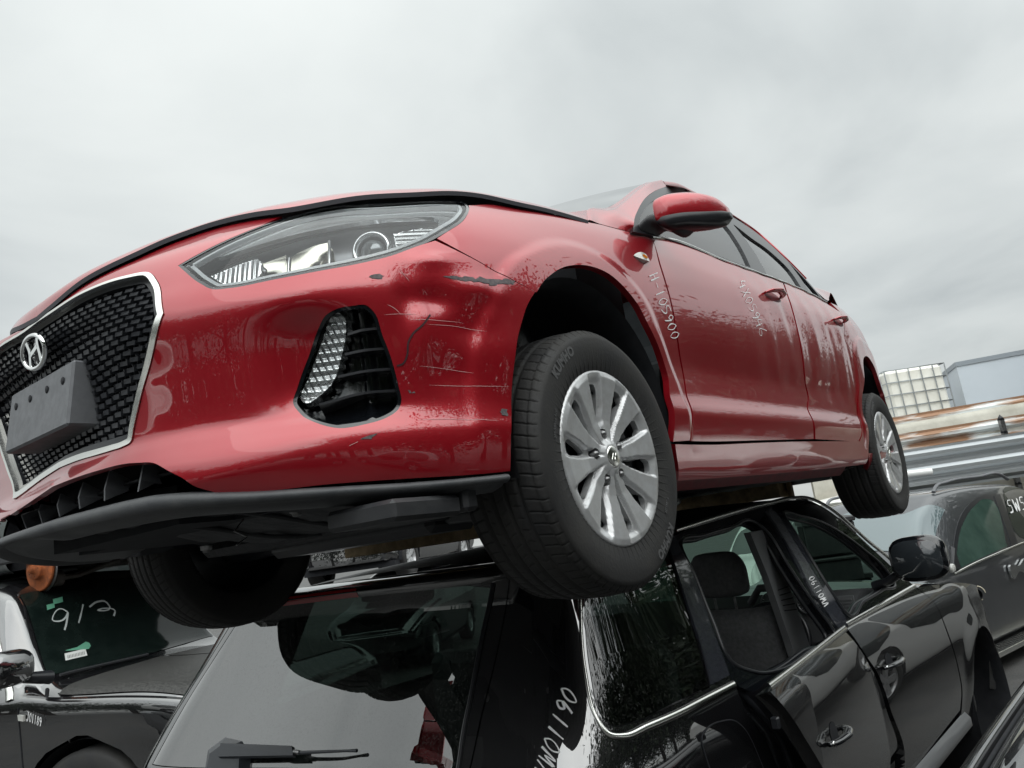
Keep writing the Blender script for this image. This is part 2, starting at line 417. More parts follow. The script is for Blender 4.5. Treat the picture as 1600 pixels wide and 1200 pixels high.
def panel_data(surf, outer, holes=(), step=.012, off=0.0, thick=.012, estep=None, h=.002, back=False, fdisp=None):
    P2, T = tri_region(outer, holes, step, estep)
    P, Nn = surf.pn(P2[:, 0], P2[:, 1], h)
    if fdisp is None: P = P+Nn*off
    else:
        def g(a, b_):
            p_, n_ = surf.pn(a, b_, h); return p_+n_*(off+fdisp(a, b_))[:, None]
        a, b_ = P2[:, 0], P2[:, 1]; k_ = .0012; P = g(a, b_); Nn = np.cross(g(a+k_, b_)-g(a-k_, b_), g(a, b_+k_)-g(a, b_-k_)); Nn /= np.linalg.norm(Nn, axis=1)[:, None]+1e-12
    V = [P]; F_ = [tuple(t) for t in T]; LN = [Nn[i] for t in T for i in t]
    if thick:
        cnt = {}
        for t in T:
            for a, b in ((t[0], t[1]), (t[1], t[2]), (t[2], t[0])): cnt[(a, b)] = cnt.get((a, b), 0)+1
        be = [(a, b) for (a, b) in cnt if (b, a) not in cnt]
        ids = sorted({i for e_ in be for i in e_}); mp = {i: len(P)+k for k, i in enumerate(ids)}
        V.append(P[ids]-Nn[ids]*thick)
        AV = np.vstack(V)
        for a, b in be:
            f = (b, a, mp[a], mp[b]); n = np.cross(AV[f[1]]-AV[f[0]], AV[f[2]]-AV[f[1]]); n = n/(np.linalg.norm(n)+1e-12)
            F_.append(f); LN += [n]*4
    return np.vstack(V), F_, LN
def mirror_data(D):
    V, F_, LN = D; V2 = V*np.array([1, -1, 1]); F2 = []; N2 = []; k = 0
    for f in F_:
        F2.append(tuple(f[::-1])); N2 += [np.array(n)*np.array([1, -1, 1]) for n in LN[k:k+len(f)][::-1]]; k += len(f)
    return V2, F2, N2
def join_data(*Ds):
    V = []; F_ = []; Nn = []; n = 0
    for d in Ds:
        V.append(d[0]); F_ += [tuple(i+n for i in f) for f in d[1]]; Nn += list(d[2]); n += len(d[0])
    return np.vstack(V), F_, Nn
def panel(name, surf, outer, m, parent, holes=(), **k):
    D = panel_data(surf, outer, holes, **k)
    return mesh_obj(name, D[0], D[1], m, parent, normals=D[2])
def ribbon(surf, pts, wd, off=.001, n=8, uvmode=False, taper=False):
    """a thin stroke laid on the surface, pts in pixels; wd in metres"""
    Q = surf.outline(pts, n, closed=False) if not uvmode else catmull(pts, n)
    P, Nn = surf.pn(Q[:, 0], Q[:, 1]); P = P+Nn*off
    T = np.gradient(P, axis=0); S_ = np.cross(T, Nn); S_ /= np.linalg.norm(S_, axis=1)[:, None]+1e-9
    ww = np.full(len(P), wd/2) if np.isscalar(wd) else np.interp(np.linspace(0, 1, len(P)), np.linspace(0, 1, len(wd)), wd)/2
    if taper: ww = ww*np.minimum(1, 4*np.minimum(np.linspace(0, 1, len(P)), np.linspace(1, 0, len(P)))+.25)
    V = np.vstack([P-S_*ww[:, None], P+S_*ww[:, None]]); k = len(P)
    return V, [(i, i+1, k+i+1, k+i) for i in range(k-1)], Nn
def strokes(name, surf, lines, wd, m, parent, off=.0012, **k):
    b = MB()
    for l in lines:
        w_ = [wd*random.uniform(.45, 1.2) for _ in range(5)] if 'yard' in name or 'windscreen_n' in name else wd
        V, F_, _ = ribbon(surf, l, w_, off, **k); b.add(V, F_, True)
    return b.build(name, m, parent)
def piping(surf, pts, r, off=0.0, n=8, closed=False, uvline=None, nn=8, flat=None):
    Q = surf.outline(pts, n, closed) if uvline is None else uvline
    P, Nn = surf.pn(Q[:, 0], Q[:, 1]); return MB().tube(P+Nn*off, r, nn, closed, flat=flat)
def sstep(x, a, b):
    t = np.clip((x-a)/(b-a), 0, 1); return t*t*(3-2*t)
def segd(u, v, pts):
    """distance to a polyline in the parameter plane"""
    d = np.full(np.shape(u), 1e9)
    for a, b in zip(pts[:-1], pts[1:]):
        a = np.array(a[:2], float); e_ = np.array(b[:2], float)-a; t = np.clip(((u-a[0])*e_[0]+(v-a[1])*e_[1])/(e_@e_), 0, 1)
        d = np.minimum(d, np.hypot(u-a[0]-t*e_[0], v-a[1]-t*e_[1]))
    return d
DEBUG = False
# ------------------------------------------------------------------ the red hatchback
RZ = 1.66
RF = Frame((0, 0, RZ), 0)
red = thing('hatchback_car', 'red hatchback with scraped front corner, raised on timber over the black car', 'car', (0, 0, RZ))
BASE = [(0.925, 0), (0.912, .2), (0.868, .37), (0.80, .505), (0.70, .645), (0.575, .762), (0.42, .838), (0.25, .873), (0, .886), (-0.6, .890), (-1.3, .897), (-2.0, .893), (-2.65, 0.88), (-3.0, .84), (-3.3, .70), (-3.42, .4), (-3.46, 0)]
_b = catmull([(BASE[1][0], -BASE[1][1])]+BASE+[(BASE[-2][0], -BASE[-2][1])], 30)[30:-30]
_s = np.r_[0, np.cumsum(np.linalg.norm(np.diff(_b, axis=0), axis=1))]
U = np.arange(-.05, 5.75, .012)
bx = np.interp(U, _s, _b[:, 0]); by = np.interp(U, _s, _b[:, 1])
bx[U < 0] = bx[np.searchsorted(U, 0)]; by[U < 0] = U[U < 0]
bx = gauss(bx, 3, 0); by = gauss(by, 3, 0)
tx = np.gradient(bx); ty = np.gradient(by); tl = np.hypot(tx, ty); nx = ty/tl; ny = -tx/tl
VR = np.array([.12, .17, .225, .275, .30, .335, .37, .47, .585, .61, .70, .79, .86, .93])
# per station: rows bottom to top of (z, inset)
ST = {
 0.0: [(.14, -.20), (.185, -.13), (.235, -.075), (.265, -.060), (.29, -.055), (.32, -.060), (.36, -.080), (.45, -.078), (.565, -.058), (.59, -.055), (.65, -.042), (.70, -.045), (.725, -.052), (.745, -.065)],
 .22: [(.14, -.17), (.18, -.10), (.235, -.050), (.265, -.036), (.29, -.034), (.33, -.045), (.362, -.060), (.46, -.058), (.57, -.036), (.594, -.034), (.65, -.032), (.70, -.042), (.728, -.052), (.748, -.070)],
 .37: [(.14, -.12), (.18, -.06), (.235, -.014), (.262, -.001), (.285, -.001), (.335, -.016), (.365, -.026), (.47, -.016), (.578, -.001), (.598, -.003), (.65, -.020), (.70, -.038), (.73, -.055), (.755, -.078)],
 .43: [(.14, -.12), (.18, -.06), (.235, -.014), (.262, -.001), (.285, -.001), (.335, -.016), (.365, -.026), (.47, -.016), (.578, -.001), (.598, -.003), (.65, -.020), (.70, -.038), (.73, -.055), (.755, -.078)],
 .60: [(.13, -.12), (.17, -.06), (.235, -.012), (.272, 0), (.292, -.002), (.335, -.018), (.362, -.028), (.47, -.018), (.580, -.001), (.600, -.004), (.66, -.020), (.72, -.045), (.75, -.062), (.775, -.085)],
 .75: [(.12, -.12), (.165, -.06), (.225, -.012), (.285, 0), (.305, -.002), (.335, -.014), (.36, -.024), (.47, -.016), (.583, -.001), (.606, -.005), (.67, -.022), (.74, -.055), (.775, -.078), (.80, -.105)],
 .90: [(.12, -.11), (.165, -.05), (.215, -.012), (.275, 0), (.298, -.001), (.33, -.010), (.36, -.016), (.47, -.010), (.583, -.002), (.612, -.006), (.69, -.026), (.76, -.060), (.795, -.088), (.825, -.12)],
 1.08: [(.12, -.11), (.165, -.05), (.205, -.012), (.27, 0), (.292, -.001), (.32, -.008), (.355, -.012), (.47, -.003), (.583, -.003), (.62, -.007), (.70, -.024), (.78, -.060), (.82, -.095), (.85, -.13)],
 1.28: [(.12, -.10), (.165, -.04), (.21, -.01), (.27, 0), (.292, -.001), (.32, -.006), (.36, -.006), (.47, -.001), (.583, -.001), (.63, -.005), (.71, -.018), (.795, -.050), (.845, -.085), (.88, -.125)],
 1.45: [(.12, -.09), (.16, -.04), (.21, -.012), (.27, -.004), (.295, -.001), (.33, -.003), (.37, -.006), (.47, -.004), (.583, -.001), (.63, -.004), (.72, -.014), (.81, -.042), (.87, -.078), (.905, -.12)],
 1.75: [(.12, -.09), (.155, -.05), (.20, -.022), (.262, -.010), (.30, -.003), (.345, 0), (.39, -.008), (.47, -.010), (.583, -.003), (.63, -.003), (.73, -.009), (.82, -.028), (.885, -.06), (.93, -.10)],
 2.10: [(.12, -.09), (.155, -.055), (.20, -.030), (.255, -.016), (.30, -.005), (.345, 0), (.405, -.018), (.48, -.022), (.585, -.005), (.64, -.001), (.74, -.007), (.82, -.018), (.88, -.034), (.945, -.062)],
 2.90: [(.12, -.09), (.155, -.055), (.20, -.030), (.255, -.016), (.30, -.005), (.345, 0), (.405, -.018), (.48, -.022), (.585, -.006), (.66, -.001), (.76, -.006), (.835, -.015), (.90, -.034), (.965, -.060)],
 3.60: [(.12, -.09), (.155, -.055), (.20, -.030), (.255, -.016), (.30, -.004), (.345, 0), (.405, -.012), (.48, -.012), (.585, -.004), (.67, 0), (.775, -.004), (.85, -.012), (.92, -.032), (.99, -.064)],
 4.13: [(.12, -.09), (.165, -.04), (.21, -.01), (.27, -.002), (.30, 0), (.345, 0), (.40, -.002), (.48, 0), (.585, 0), (.68, 0), (.785, -.004), (.865, -.012), (.94, -.034), (1.01, -.070)],
 4.55: [(.14, -.09), (.20, -.03), (.26, -.006), (.30, 0), (.34, 0), (.38, 0), (.42, 0), (.50, 0), (.60, 0), (.69, -.003), (.79, -.012), (.875, -.03), (.96, -.06), (1.04, -.11)],
 5.05: [(.16, -.09), (.23, -.03), (.30, -.006), (.35, 0), (.38, 0), (.42, 0), (.45, 0), (.52, 0), (.62, -.01), (.71, -.02), (.80, -.03), (.89, -.05), (.98, -.10), (1.06, -.17)],
 5.75: [(.16, -.09), (.23, -.03), (.30, -.006), (.35, 0), (.38, 0), (.42, 0), (.45, 0), (.52, 0), (.62, -.01), (.71, -.02), (.80, -.03), (.89, -.05), (.98, -.10), (1.06, -.17)]}
ks = np.array(sorted(ST)); Z = np.array([[r[0] for r in ST[k]] for k in ks]); Dd = np.array([[r[1] for r in ST[k]] for k in ks])
Vv_ = np.arange(.12, .9301, .006)
Zt = pchip(VR, pchip(ks, Z, U).T, Vv_).T; Dt = pchip(VR, pchip(ks, Dd, U).T, Vv_).T
Zt = gauss(gauss(Zt, 5, 0), 1.0, 1); Dt = gauss(gauss(Dt, 7, 0), 1.0, 1)
T = np.stack([bx[:, None]+nx[:, None]*Dt, by[:, None]+ny[:, None]*Dt, Zt], 2)
WF = np.array([0.0, 0.26]); WRr = np.array([-2.65, 0.27])      # wheel centres (x, z)
def red_disp(u, v):
    x = np.interp(u, U, bx); z = v
    d = np.zeros_like(u)
    for (cx, cz, rr) in ((0.0, .315, .372), (-2.65, .315, .372)):
        r = np.hypot(x-cx, z-cz); m = sstep(z, .24, .34)
        d += m*(.006*(1-sstep(r, rr+.035, rr+.07))*(u > .95))
    # scooped lower doors, starting behind the front wheel
    # dip that leads into the fog lamp
    d -= .024*np.exp(-((u-.735)/.07)**2)*np.exp(-((v-.46)/.085)**4)
    # crumpled bumper corner
    for (a, b, c, e_, h_) in ((.985, .565, .05, .03, -.011), (1.06, .50, .06, .05, -.009), (.955, .485, .03, .07, .006), (1.10, .585, .05, .02, .006), (1.02, .42, .07, .04, -.007), (1.15, .44, .04, .07, .004), (.93, .56, .02, .05, -.005), (1.0, .64, .05, .02, .005)):
        d += h_*np.exp(-((u-a)/c)**2-((v-b)/e_)**2)
    # door dents along the middle and the rear door
    for (a, b, c, e_, h_) in ((2.93, .70, .035, .10, -.006), (3.02, .66, .03, .12, .005), (3.12, .60, .05, .08, -.007), (3.25, .68, .04, .09, .005), (3.35, .52, .06, .08, -.007), (3.5, .66, .04, .12, -.005), (3.62, .55, .05, .1, .005), (3.74, .62, .03, .1, -.005), (2.75, .62, .03, .06, -.002)):
        d += .48*h_*np.exp(-((u-a)/c)**2-((v-b)/e_)**2)
    d += .0007*np.sin(u*31+v*9)*sstep(u, 2.2, 2.8)*sstep(v, .42, .52)+.00025*np.sin(u*47-v*30)*sstep(u, 2.6, 3.0)*(1-sstep(v, .8, .9))*sstep(v, .42, .52)
    return d
SH = Surf(U, Vv_, T, RF, red_disp)
if DEBUG:
    for nm, p in dict(hl_tip=(730,322),hl_top=(470,335),hl_top2=(600,316),a=(83,478),b=(133,447),c=(200,413),d=(267,383),e=(333,360),f=(400,345),g=(463,337),shoulder=(900,340),s2=(800,325),c2=(960,357), fr0=(57,497),fr1=(10,755),h0=(0,550)).items():
        u_, v_ = SH.uv(*p); q = SH.pt(*p); print('%-10s %s u=%.3f v=%.3f  xyz %s' % (nm, p, u_, v_, q.round(3)))
def x2u(x):
    i = np.argsort(bx[U > .9]); return float(np.interp(x, bx[U > .9][i], U[U > .9][i]))
def z2v(u, z):
    col = [SH.f(np.array([u]), np.array([v]))[0][2] for v in (.15, .3, .45, .6, .75, .9)]
    return float(np.interp(z, col, (.15, .3, .45, .6, .75, .9)))
def arch_uv(cx, cz, r, a0, a1, n=22):
    o = []
    for a in np.linspace(rad(a0), rad(a1), n):
        u = x2u(cx+r*math.cos(a)); o.append(('uv', u, z2v(u, cz+r*math.sin(a))))
    return o
def both(name, D, m, parent=red):
    mesh_obj(name, D[0], D[1], m, parent, normals=D[2]); D2 = mirror_data(D)
    return mesh_obj(name, D2[0], D2[1], m, parent, normals=D2[2])
# --- outlines (pixels on the visible skin, or parameters where hidden)
HL = [(278, 415, True), (343, 380), (410, 352), (493, 327), (593, 317), (693, 313), (723, 315), (732, 323), (727, 340), (693, 365), (660, 382), (610, 400), (560, 412), (490, 425), (427, 437), (360, 450), (333, 452), (313, 443), (293, 428)]
FOG = [(525, 483), (550, 478), (572, 477), (583, 486), (598, 525), (612, 562), (622, 600), (627, 628), (622, 640), (605, 652), (570, 663), (530, 669), (495, 661), (468, 645), (458, 630), (465, 605), (483, 555), (498, 512), (508, 494)]
GR_T = [('uv', 0, .792), (83, 485), (130, 456), (200, 431), (232, 426)]
GR_R = [(247, 440), (257, 490, True), (240, 555), (222, 620), (211, 668), (205, 692)]
GR_B = [(193, 699), (175, 705), (155, 711), (130, 718), ('uv', 0, SH.uv(107, 725)[1])]
def half_closed(o):  # outline from centre top round the side to centre bottom, closed by its mirror image
    o = np.array(o); m = o[::-1]*np.array([-1, 1]); m[:, 0] = -o[::-1, 0]
    return np.vstack([o, m[1:-1]])
gr_out = half_closed(SH.outline(GR_T+GR_R+GR_B, 8, closed=False))
# bumper: half outline from the centre top to the fender seam, the wheel arch and along the lower edge back to the centre
top_edge = [('uv', 0, .80), ('uv', .094, .81), (133, 446), (200, 412), (267, 382), (333, 359), (400, 344), (440, 338, True)]
seam = [(680, 376, True), (740, 405), (790, 432), (836, 456, True)]
bump_half = top_edge+[(410, 352, True), (343, 380), (278, 415, True), (293, 428), (313, 443), (333, 452), (360, 450), (427, 437), (490, 425), (560, 412), (610, 400), (660, 382)]+seam + \
    [(829, 467), (812, 515), (803, 573), (799, 640), (798, 690), (797, 736, True), (650, 747), (520, 756), (400, 768), (340, 770), (310, 762), (285, 747), (262, 735), (242, 724), (215, 723), (150, 736), ('uv', 0, SH.uv(107, 747)[1])]
ob = half_closed(SH.outline(bump_half, 6, closed=False))
fog_uv = SH.outline(FOG, 6)
fog_m = fog_uv*np.array([-1, 1])
D = panel_data(SH, ob, [gr_out, fog_uv, fog_m[::-1]], step=.011, thick=.012)
bumper = mesh_obj('front_bumper', D[0], D[1], M_RED, red, normals=D[2])
# headlights: glass lens over a recessed housing
hl_uv = SH.outline(HL, 6)
def shrink(poly, d):
    P = np.asarray(poly); n = len(P); area = 0.5*np.sum(P[:, 0]*np.roll(P[:, 1], -1)-np.roll(P[:, 0], -1)*P[:, 1]); sg = 1 if area > 0 else -1
    T_ = np.roll(P, -1, 0)-np.roll(P, 1, 0); T_ /= np.linalg.norm(T_, axis=1)[:, None]+1e-9
    return P+sg*d*np.stack([-T_[:, 1], T_[:, 0]], 1)
def paired(fn):
    for sgn in (1, -1): fn(sgn)
def mir(D, s): return D if s > 0 else mirror_data(D)
def headlight(s):
    h = struct_part('headlight', mir(panel_data(SH, hl_uv, step=.014, off=-.002, thick=.0), s), G_LENS)
    rim = panel_data(SH, hl_uv, [shrink(hl_uv, .007)], step=.01, off=-.0005, thick=.05)
    part('seal', mir(rim, s), M_PIANO, h)
    part('housing', mir(panel_data(SH, shrink(hl_uv, .004), step=.02, off=-.055, thick=0, fdisp=lambda u, v: 0*u), s), M_HLIN, h)
    # light guide strip along the lower edge and round the tip
    a = shrink(hl_uv, .016); b = shrink(hl_uv, .024)
    part('light_guide', mir(panel_data(SH, a, [b], step=.008, off=-.006, thick=.012), s), M_SATW, h)
    top = SH.outline([(335, 395), (410, 359), (493, 336), (593, 325), (690, 321), (718, 325), (706, 346), (690, 352), (686, 335), (640, 332), (560, 339), (450, 361)], 6)
    part('trim', mir(panel_data(SH, top, step=.012, off=-.012, thick=.01), s), M_HLTRIM, h)
    # projector
    c, n = SH.pt(586, 373), None
    u_, v_ = SH.uv(586, 373); P_, N_ = SH.pn([u_], [v_]); fw = np.array([.86, .50, .05]); fw /= np.linalg.norm(fw)
    X_ = np.cross([0, 0, 1], fw); X_ /= np.linalg.norm(X_); Y_ = np.cross(fw, X_); R_ = np.stack([X_, fw, Y_], 1)
    o_ = P_[0]-N_[0]*.040
    def put(nm, prof, m_, n=40):
        b_ = MB().lathe(prof, n, 'y'); V_ = np.array(b_.V)@R_.T+o_
        if s < 0: V_ = V_*np.array([1, -1, 1]); F_ = [f[::-1] for f in b_.F]
        else: F_ = b_.F
        return mesh_obj(nm, V_, F_, m_, h, smooth=True)
    put('projector_ring', [(.040, -.03), (.042, .012), (.038, .020), (.033, .020), (.030, .012), (.029, -.02)], M_HLTRIM)
    put('projector_lens', [(.029, -.01), (.027, .004), (.021, .013), (.012, .018), (.0, .020)], M_LENS)
    # reflector bowl of the indicator and the ribbed outer reflector
    bowl = SH.outline([(440, 392), (508, 361), (508, 415), (440, 427)], 3)
    part('reflector', mir(panel_data(SH, bowl, step=.01, off=-.03, thick=.02, fdisp=lambda u, v: -.02*np.exp(-((u-.79)/.03)**2-((v-.70)/.03)**2)), s), M_HLREF, h)
    rib = SH.outline([(618, 345, True), (690, 333, True), (690, 345), (652, 368), (625, 377, True)], 4)
    part('ribbed_reflector', mir(panel_data(SH, rib, step=.004, off=-.035, thick=.01, h=.0008, fdisp=lambda u, v: .002*np.abs(np.sin(v*560))), s), M_HLTRIM, h)
    for pts_ in ([(446, 388), (444, 428)], [(511, 360), (512, 416)]):
        Q = SH.outline(pts_, 8, False); P2, N2 = SH.pn(Q[:, 0], Q[:, 1]); V2 = (P2-N2*.028)*[1, s, 1]; MB().tube(V2, .0035, 8).build('divider', M_HLTRIM, h)
    low = SH.outline([(395, 397, True), (440, 380, True), (440, 427, True), (395, 433, True)], 3)
    part('reflector', mir(panel_data(SH, low, step=.008, off=-.032, thick=.01, fdisp=lambda u, v: -.015*np.exp(-((u-.66)/.03)**2-((v-.67)/.03)**2)), s), M_HLREF, h)
    tip = SH.outline([(320, 420, True), (372, 398, True), (395, 392), (395, 424), (345, 436, True)], 4)
    part('reflector', mir(panel_data(SH, tip, step=.004, off=-.025, thick=.01, h=.0008, fdisp=lambda u, v: .002*np.abs(np.sin(u*480))), s), M_HLTRIM, h)
def part(nm, D, m_, parent=red): return mesh_obj(nm, D[0], D[1], m_, parent, normals=D[2])
def struct_part(nm, D, m_): return mesh_obj(nm, D[0], D[1], m_, red, normals=D[2])
M_HLIN = mat('lamp_housing', (.22, .225, .235), rough=.28, metal=.6)
M_HLTRIM = mat('lamp_bright_trim', (.85, .86, .87), rough=.14, metal=.85)
M_HLREF = mat('lamp_reflector', (.6, .58, .5), rough=.12, metal=1)
M_SATW = mat('light_guide', (.85, .88, .9), rough=.2, coat=1)
M_LENS = mat('projector_glass', (.25, .27, .28), rough=.03, coat=1, metal=.4)
paired(headlight)
# fog lamp pocket: gloss black bezel with four blades and a lamp
pocket = shrink(fog_uv, .004)
LED = [(527, 487), (537, 494), (539, 518), (531, 556), (519, 594), (501, 614), (474, 627), (468, 620), (480, 585), (500, 525), (514, 495)]
def fog(s):
    ins = shrink(fog_uv, .007)
    b_ = part('fog_lamp_bezel', mir(join_data(panel_data(SH, fog_uv, [ins], step=.008, off=-.001, thick=.05), panel_data(SH, fog_uv, step=.012, off=-.045, thick=0,
              fdisp=lambda u, v: .03*(1-sstep(v, .335, .38))+.012*np.exp(-((u-.84)/.012)**2))), s), M_PIANO)
    for l in ([(541, 520), (565, 513), (590, 510)], [(536, 551), (570, 544), (607, 541)], [(525, 586), (570, 577), (617, 573)], [(497, 627), (560, 612), (622, 607)]):
        Q = SH.outline(l, 8, False); P_, N_ = SH.pn(Q[:, 0], Q[:, 1]); V_ = np.vstack([P_-N_*.008, P_-N_*.045, P_-N_*.045-[0, 0, .005], P_-N_*.008-[0, 0, .005]]); k = len(Q)
        F_ = [(j*k+i, j*k+i+1, ((j+1) % 4)*k+i+1, ((j+1) % 4)*k+i) for j in range(4) for i in range(k-1)]
        if s < 0: V_ = V_*[1, -1, 1]; F_ = [f[::-1] for f in F_]
        mesh_obj('blade', V_, F_, M_BLKS, b_)
    lu = SH.outline(LED, 6)
    lamp = part('daytime_lamp', mir(panel_data(SH, lu, step=.005, off=-.006, thick=.03, h=.001), s), glassy('lamp_cover', (.95, .96, .96), 0, .8), b_)
    part('lamp_optic', mir(panel_data(SH, shrink(lu, .003), step=.0022, off=-.018, thick=.02, h=.0006, fdisp=lambda u, v: .003*np.abs(np.sin(v*210))+.002*np.abs(np.sin(u*240+v*110))), s), mat('lamp_optic_plastic', (.80, .82, .83), rough=.12, metal=.85), b_)
paired(fog)
rd = MB(); rd.box((.30, -.46, .20), (.62, .46, .66)); rd.box((.62, -.30, .2), (.745, .30, .66)); rd.build('radiator', M_VOID, red)
# grille: chrome frame, honeycomb-like blades, badge
gi = shrink(gr_out, .014); gi2 = shrink(gr_out, .03)
grille = part('grille_frame', panel_data(SH, shrink(gr_out, .001), [gi], step=.008, off=.003, thick=.02), M_SAT)
part('grille_surround', panel_data(SH, gi, [gi2], step=.01, off=-.012, thick=.04), M_BLKS, grille)
part('grille_backing', panel_data(SH, gi, step=.03, off=-.075, thick=0), M_VOID, grille)
mb = MB(); row = 0; v_ = .365
while v_ < .80:
    k = -13
    while k <= 13:
        u_ = (k+.5*(row % 2))*.034
        c = np.array([[u_, v_]])
        if inside(c, gi2)[0] or (inside(c, gi)[0]):
            w_, h_ = .0155, .0062
            q = np.array([[u_-w_, v_-.001], [u_-w_*.55, v_+h_], [u_+w_, v_+h_*.6], [u_+w_*.6, v_-h_*.8]])
            P1, N1 = SH.pn(q[:, 0], q[:, 1]); tilt = np.array([-.003, .0, 0.0, -.003])[:, None]
            F1 = P1+N1*(-.016+tilt); B1 = P1*1+N1*(-.062)+np.array([0, 0, .004])
            n0 = len(mb.V); mb.add(list(F1)+list(B1), [(0, 1, 2, 3), (0, 4, 5, 1), (1, 5, 6, 2), (2, 6, 7, 3), (3, 7, 4, 0)])
            # thin diagonal webs to the next row
            for sgn in (1, -1):
                a_ = np.array([[u_+sgn*.004, v_+h_*.5], [u_+sgn*.014, v_+.024]]); Pa, Na = SH.pn(a_[:, 0], a_[:, 1])
                if inside(a_[1:], gi)[0]:
                    Va = [Pa[0]-Na[0]*.03, Pa[1]-Na[1]*.03, Pa[1]-Na[1]*.06, Pa[0]-Na[0]*.06]; off_ = np.array([0, .0015, 0])
                    mb.add([x-off_ for x in Va]+[x+off_ for x in Va], [(0, 1, 2, 3), (7, 6, 5, 4), (0, 4, 5, 1)])
        k += 1
    v_ += .0175*(1+.35*(v_ > .6)); row += 1
M_GRILLE = mat('grille_plastic', (.055, .058, .066), rough=.33, coat=.3, coatr=.2)
mb.build('grille_mesh', M_GRILLE, grille)
# badge: chrome ring with a slanted letter
bu, bv = SH.uv(57, 553); Pb, Nb = SH.pn([0.0], [bv]); bo = Pb[0]+Nb[0]*.006
Zb = np.array([-.35, 0, 1.0]); Zb -= Nb[0]*Zb.dot(Nb[0]); Zb /= np.linalg.norm(Zb); Yb = np.cross(Zb, Nb[0]); Rb = np.stack([Nb[0], Yb, Zb], 1)
def onbadge(V): return np.array(V)@Rb.T+bo
em = MB(); a = np.linspace(0, 2*np.pi, 48, endpoint=False)
em.tube([(0.006, .066*math.cos(t), .034*math.sin(t)) for t in a], .0055, 8, True); em.V = [tuple(x) for x in onbadge(em.V)]
badge = em.build('badge', M_CHR, grille)
b2 = MB(); b2.add(onbadge([(0, .064*math.cos(t), .033*math.sin(t)) for t in a]), [tuple(range(48))]); b2.build('badge_backing', M_PIANO, badge)
lt = MB()
def slab(pts, x0=.002, x1=.009):
    n = len(pts); lt.hull(onbadge([(x0, p[0], p[1]) for p in pts]), onbadge([(x1, p[0], p[1]) for p in pts]))
for sg in (1, -1):
    pts = catmull([(sg*.034-.012*1, -.026), (sg*.030-.003, -.01), (sg*.026+.004, .006), (sg*.034+.010, .027)], 5)
    l = [tuple(p) for p in pts]; r_ = [(p[0]+.013*(1 if 1 else 0), p[1]) for p in pts]
    slab(l+r_[::-1])
slab([(-.022, -.007), (.034, .002), (.034, .010), (-.022, .001)])
lt.build('badge_letter', M_CHR, badge)
# number plate bracket
br = MB(); br.box((0, -.165, -.070), (.075, .165, .070), bev=.005)
V_ = np.array(br.V); V_[:, 0] += .812-.12*V_[:, 2]; V_[:, 2] += .497; br.V = [tuple(v) for v in V_]
plate = br.build('number_plate_bracket', M_GREY, red)
for y in (-.125, -.045, .045, .125): MB().lathe([(.0, .0762), (.0085, .0762), (.0085, .0755)], 14, 'x', (.8085, y, .530)).build('screw_hole', M_VOID, plate)
# lower lip and intake
M_LIP = mat('worn_lip_plastic', (.05, .053, .058), rough=.45, noise=(14, (.085, .088, .09), 9, .1), bump=(200, .2, .002))
def grid_mesh(name, G, m, parent, flip=False, smooth=True, mats=None):
    a, b = G.shape[:2]; F_ = [(i*b+j, i*b+j+1, (i+1)*b+j+1, (i+1)*b+j) for i in range(a-1) for j in range(b-1)]
    if flip: F_ = [f[::-1] for f in F_]
    return mesh_obj(name, G.reshape(-1, 3), F_, m, parent, smooth=smooth)
TE = SH.outline([('uv', 0, SH.uv(107, 842)[1]), (180, 825), (275, 806), (340, 800), (400, 796), (533, 784), (650, 775), (785, 757)], 8, False)
tu_ = TE[:, 0]; P0_, N0_ = SH.pn(tu_, TE[:, 1]); PZ, _n = SH.pn(tu_, TE[:, 1]+.035); N0_[:, 2] = 0; N0_ /= np.linalg.norm(N0_, axis=1)[:, None]; P0_[:, :2] = PZ[:, :2]
P0_ = gauss(P0_, 3, 0); h_ = np.interp(tu_, [0, .42, .6, 1.09], [.044, .042, .030, .018])[:, None]; up_ = np.array([0, 0, 1.0]); lz = np.interp(tu_, [0, .42, 1.09], [.017, .012, .003])[:, None]; P0_ = P0_+up_*lz; h_ = h_-lz
rows = [P0_+N0_*o_+up_*(h_*a_+z_) for o_, a_, z_ in ((-.035, 1, .004), (-.002, 1, .001), (.004, .97, 0), (.008, .85, 0), (.011, .6, 0), (.010, .3, 0), (.005, .06, 0), (.0, 0, -.001), (-.012, 0, -.001), (-.02, 0, -.006), (-.05, 0, -.013), (-.058, 0, -.014), (-.22, 0, .010))]
G_ = np.array(rows); G2 = G_[:, ::-1]*np.array([1, -1, 1]); G2[8:, :, 2] += .022*sstep(-G2[8:, :, 1], .05, .22); G2[6:8, :, 2] += .008*sstep(-G2[6:8, :, 1], .05, .22); G_ = np.concatenate([G2[:, :-1], G_], 1)
grid_mesh('lip_spoiler', G_, M_LIP, red)
ivt, ivb = SH.uv(107, 747)[1], SH.uv(107, 798)[1]
iu = half_closed(np.array([(0, ivt+.03), (.25, ivt+.03), (.50, ivt), (.52, ivb), (.25, ivb-.03), (0, ivb-.03)]))
intake = part('lower_intake', panel_data(SH, iu, step=.02, off=-.085, thick=0), M_VOID)
for u_ in (-.34, -.205, -.07, .07, .205, .34):
    vm = MB(); q = np.array([[u_-.004, ivb-.012], [u_+.004, (ivb+ivt)/2], [u_, ivt+.012]]); P_, N_ = SH.pn(q[:, 0], q[:, 1]); V_ = list(P_-N_*.035)+list(P_-N_*.084); o_ = np.array([0, .003, 0])
    vm.add([v-o_ for v in V_]+[v+o_ for v in V_], [(0, 1, 4, 3), (1, 2, 5, 4), (6, 9, 10, 7), (7, 10, 11, 8), (0, 6, 7, 1), (1, 7, 8, 2)]); vm.build('intake_vane', M_GREY, intake)
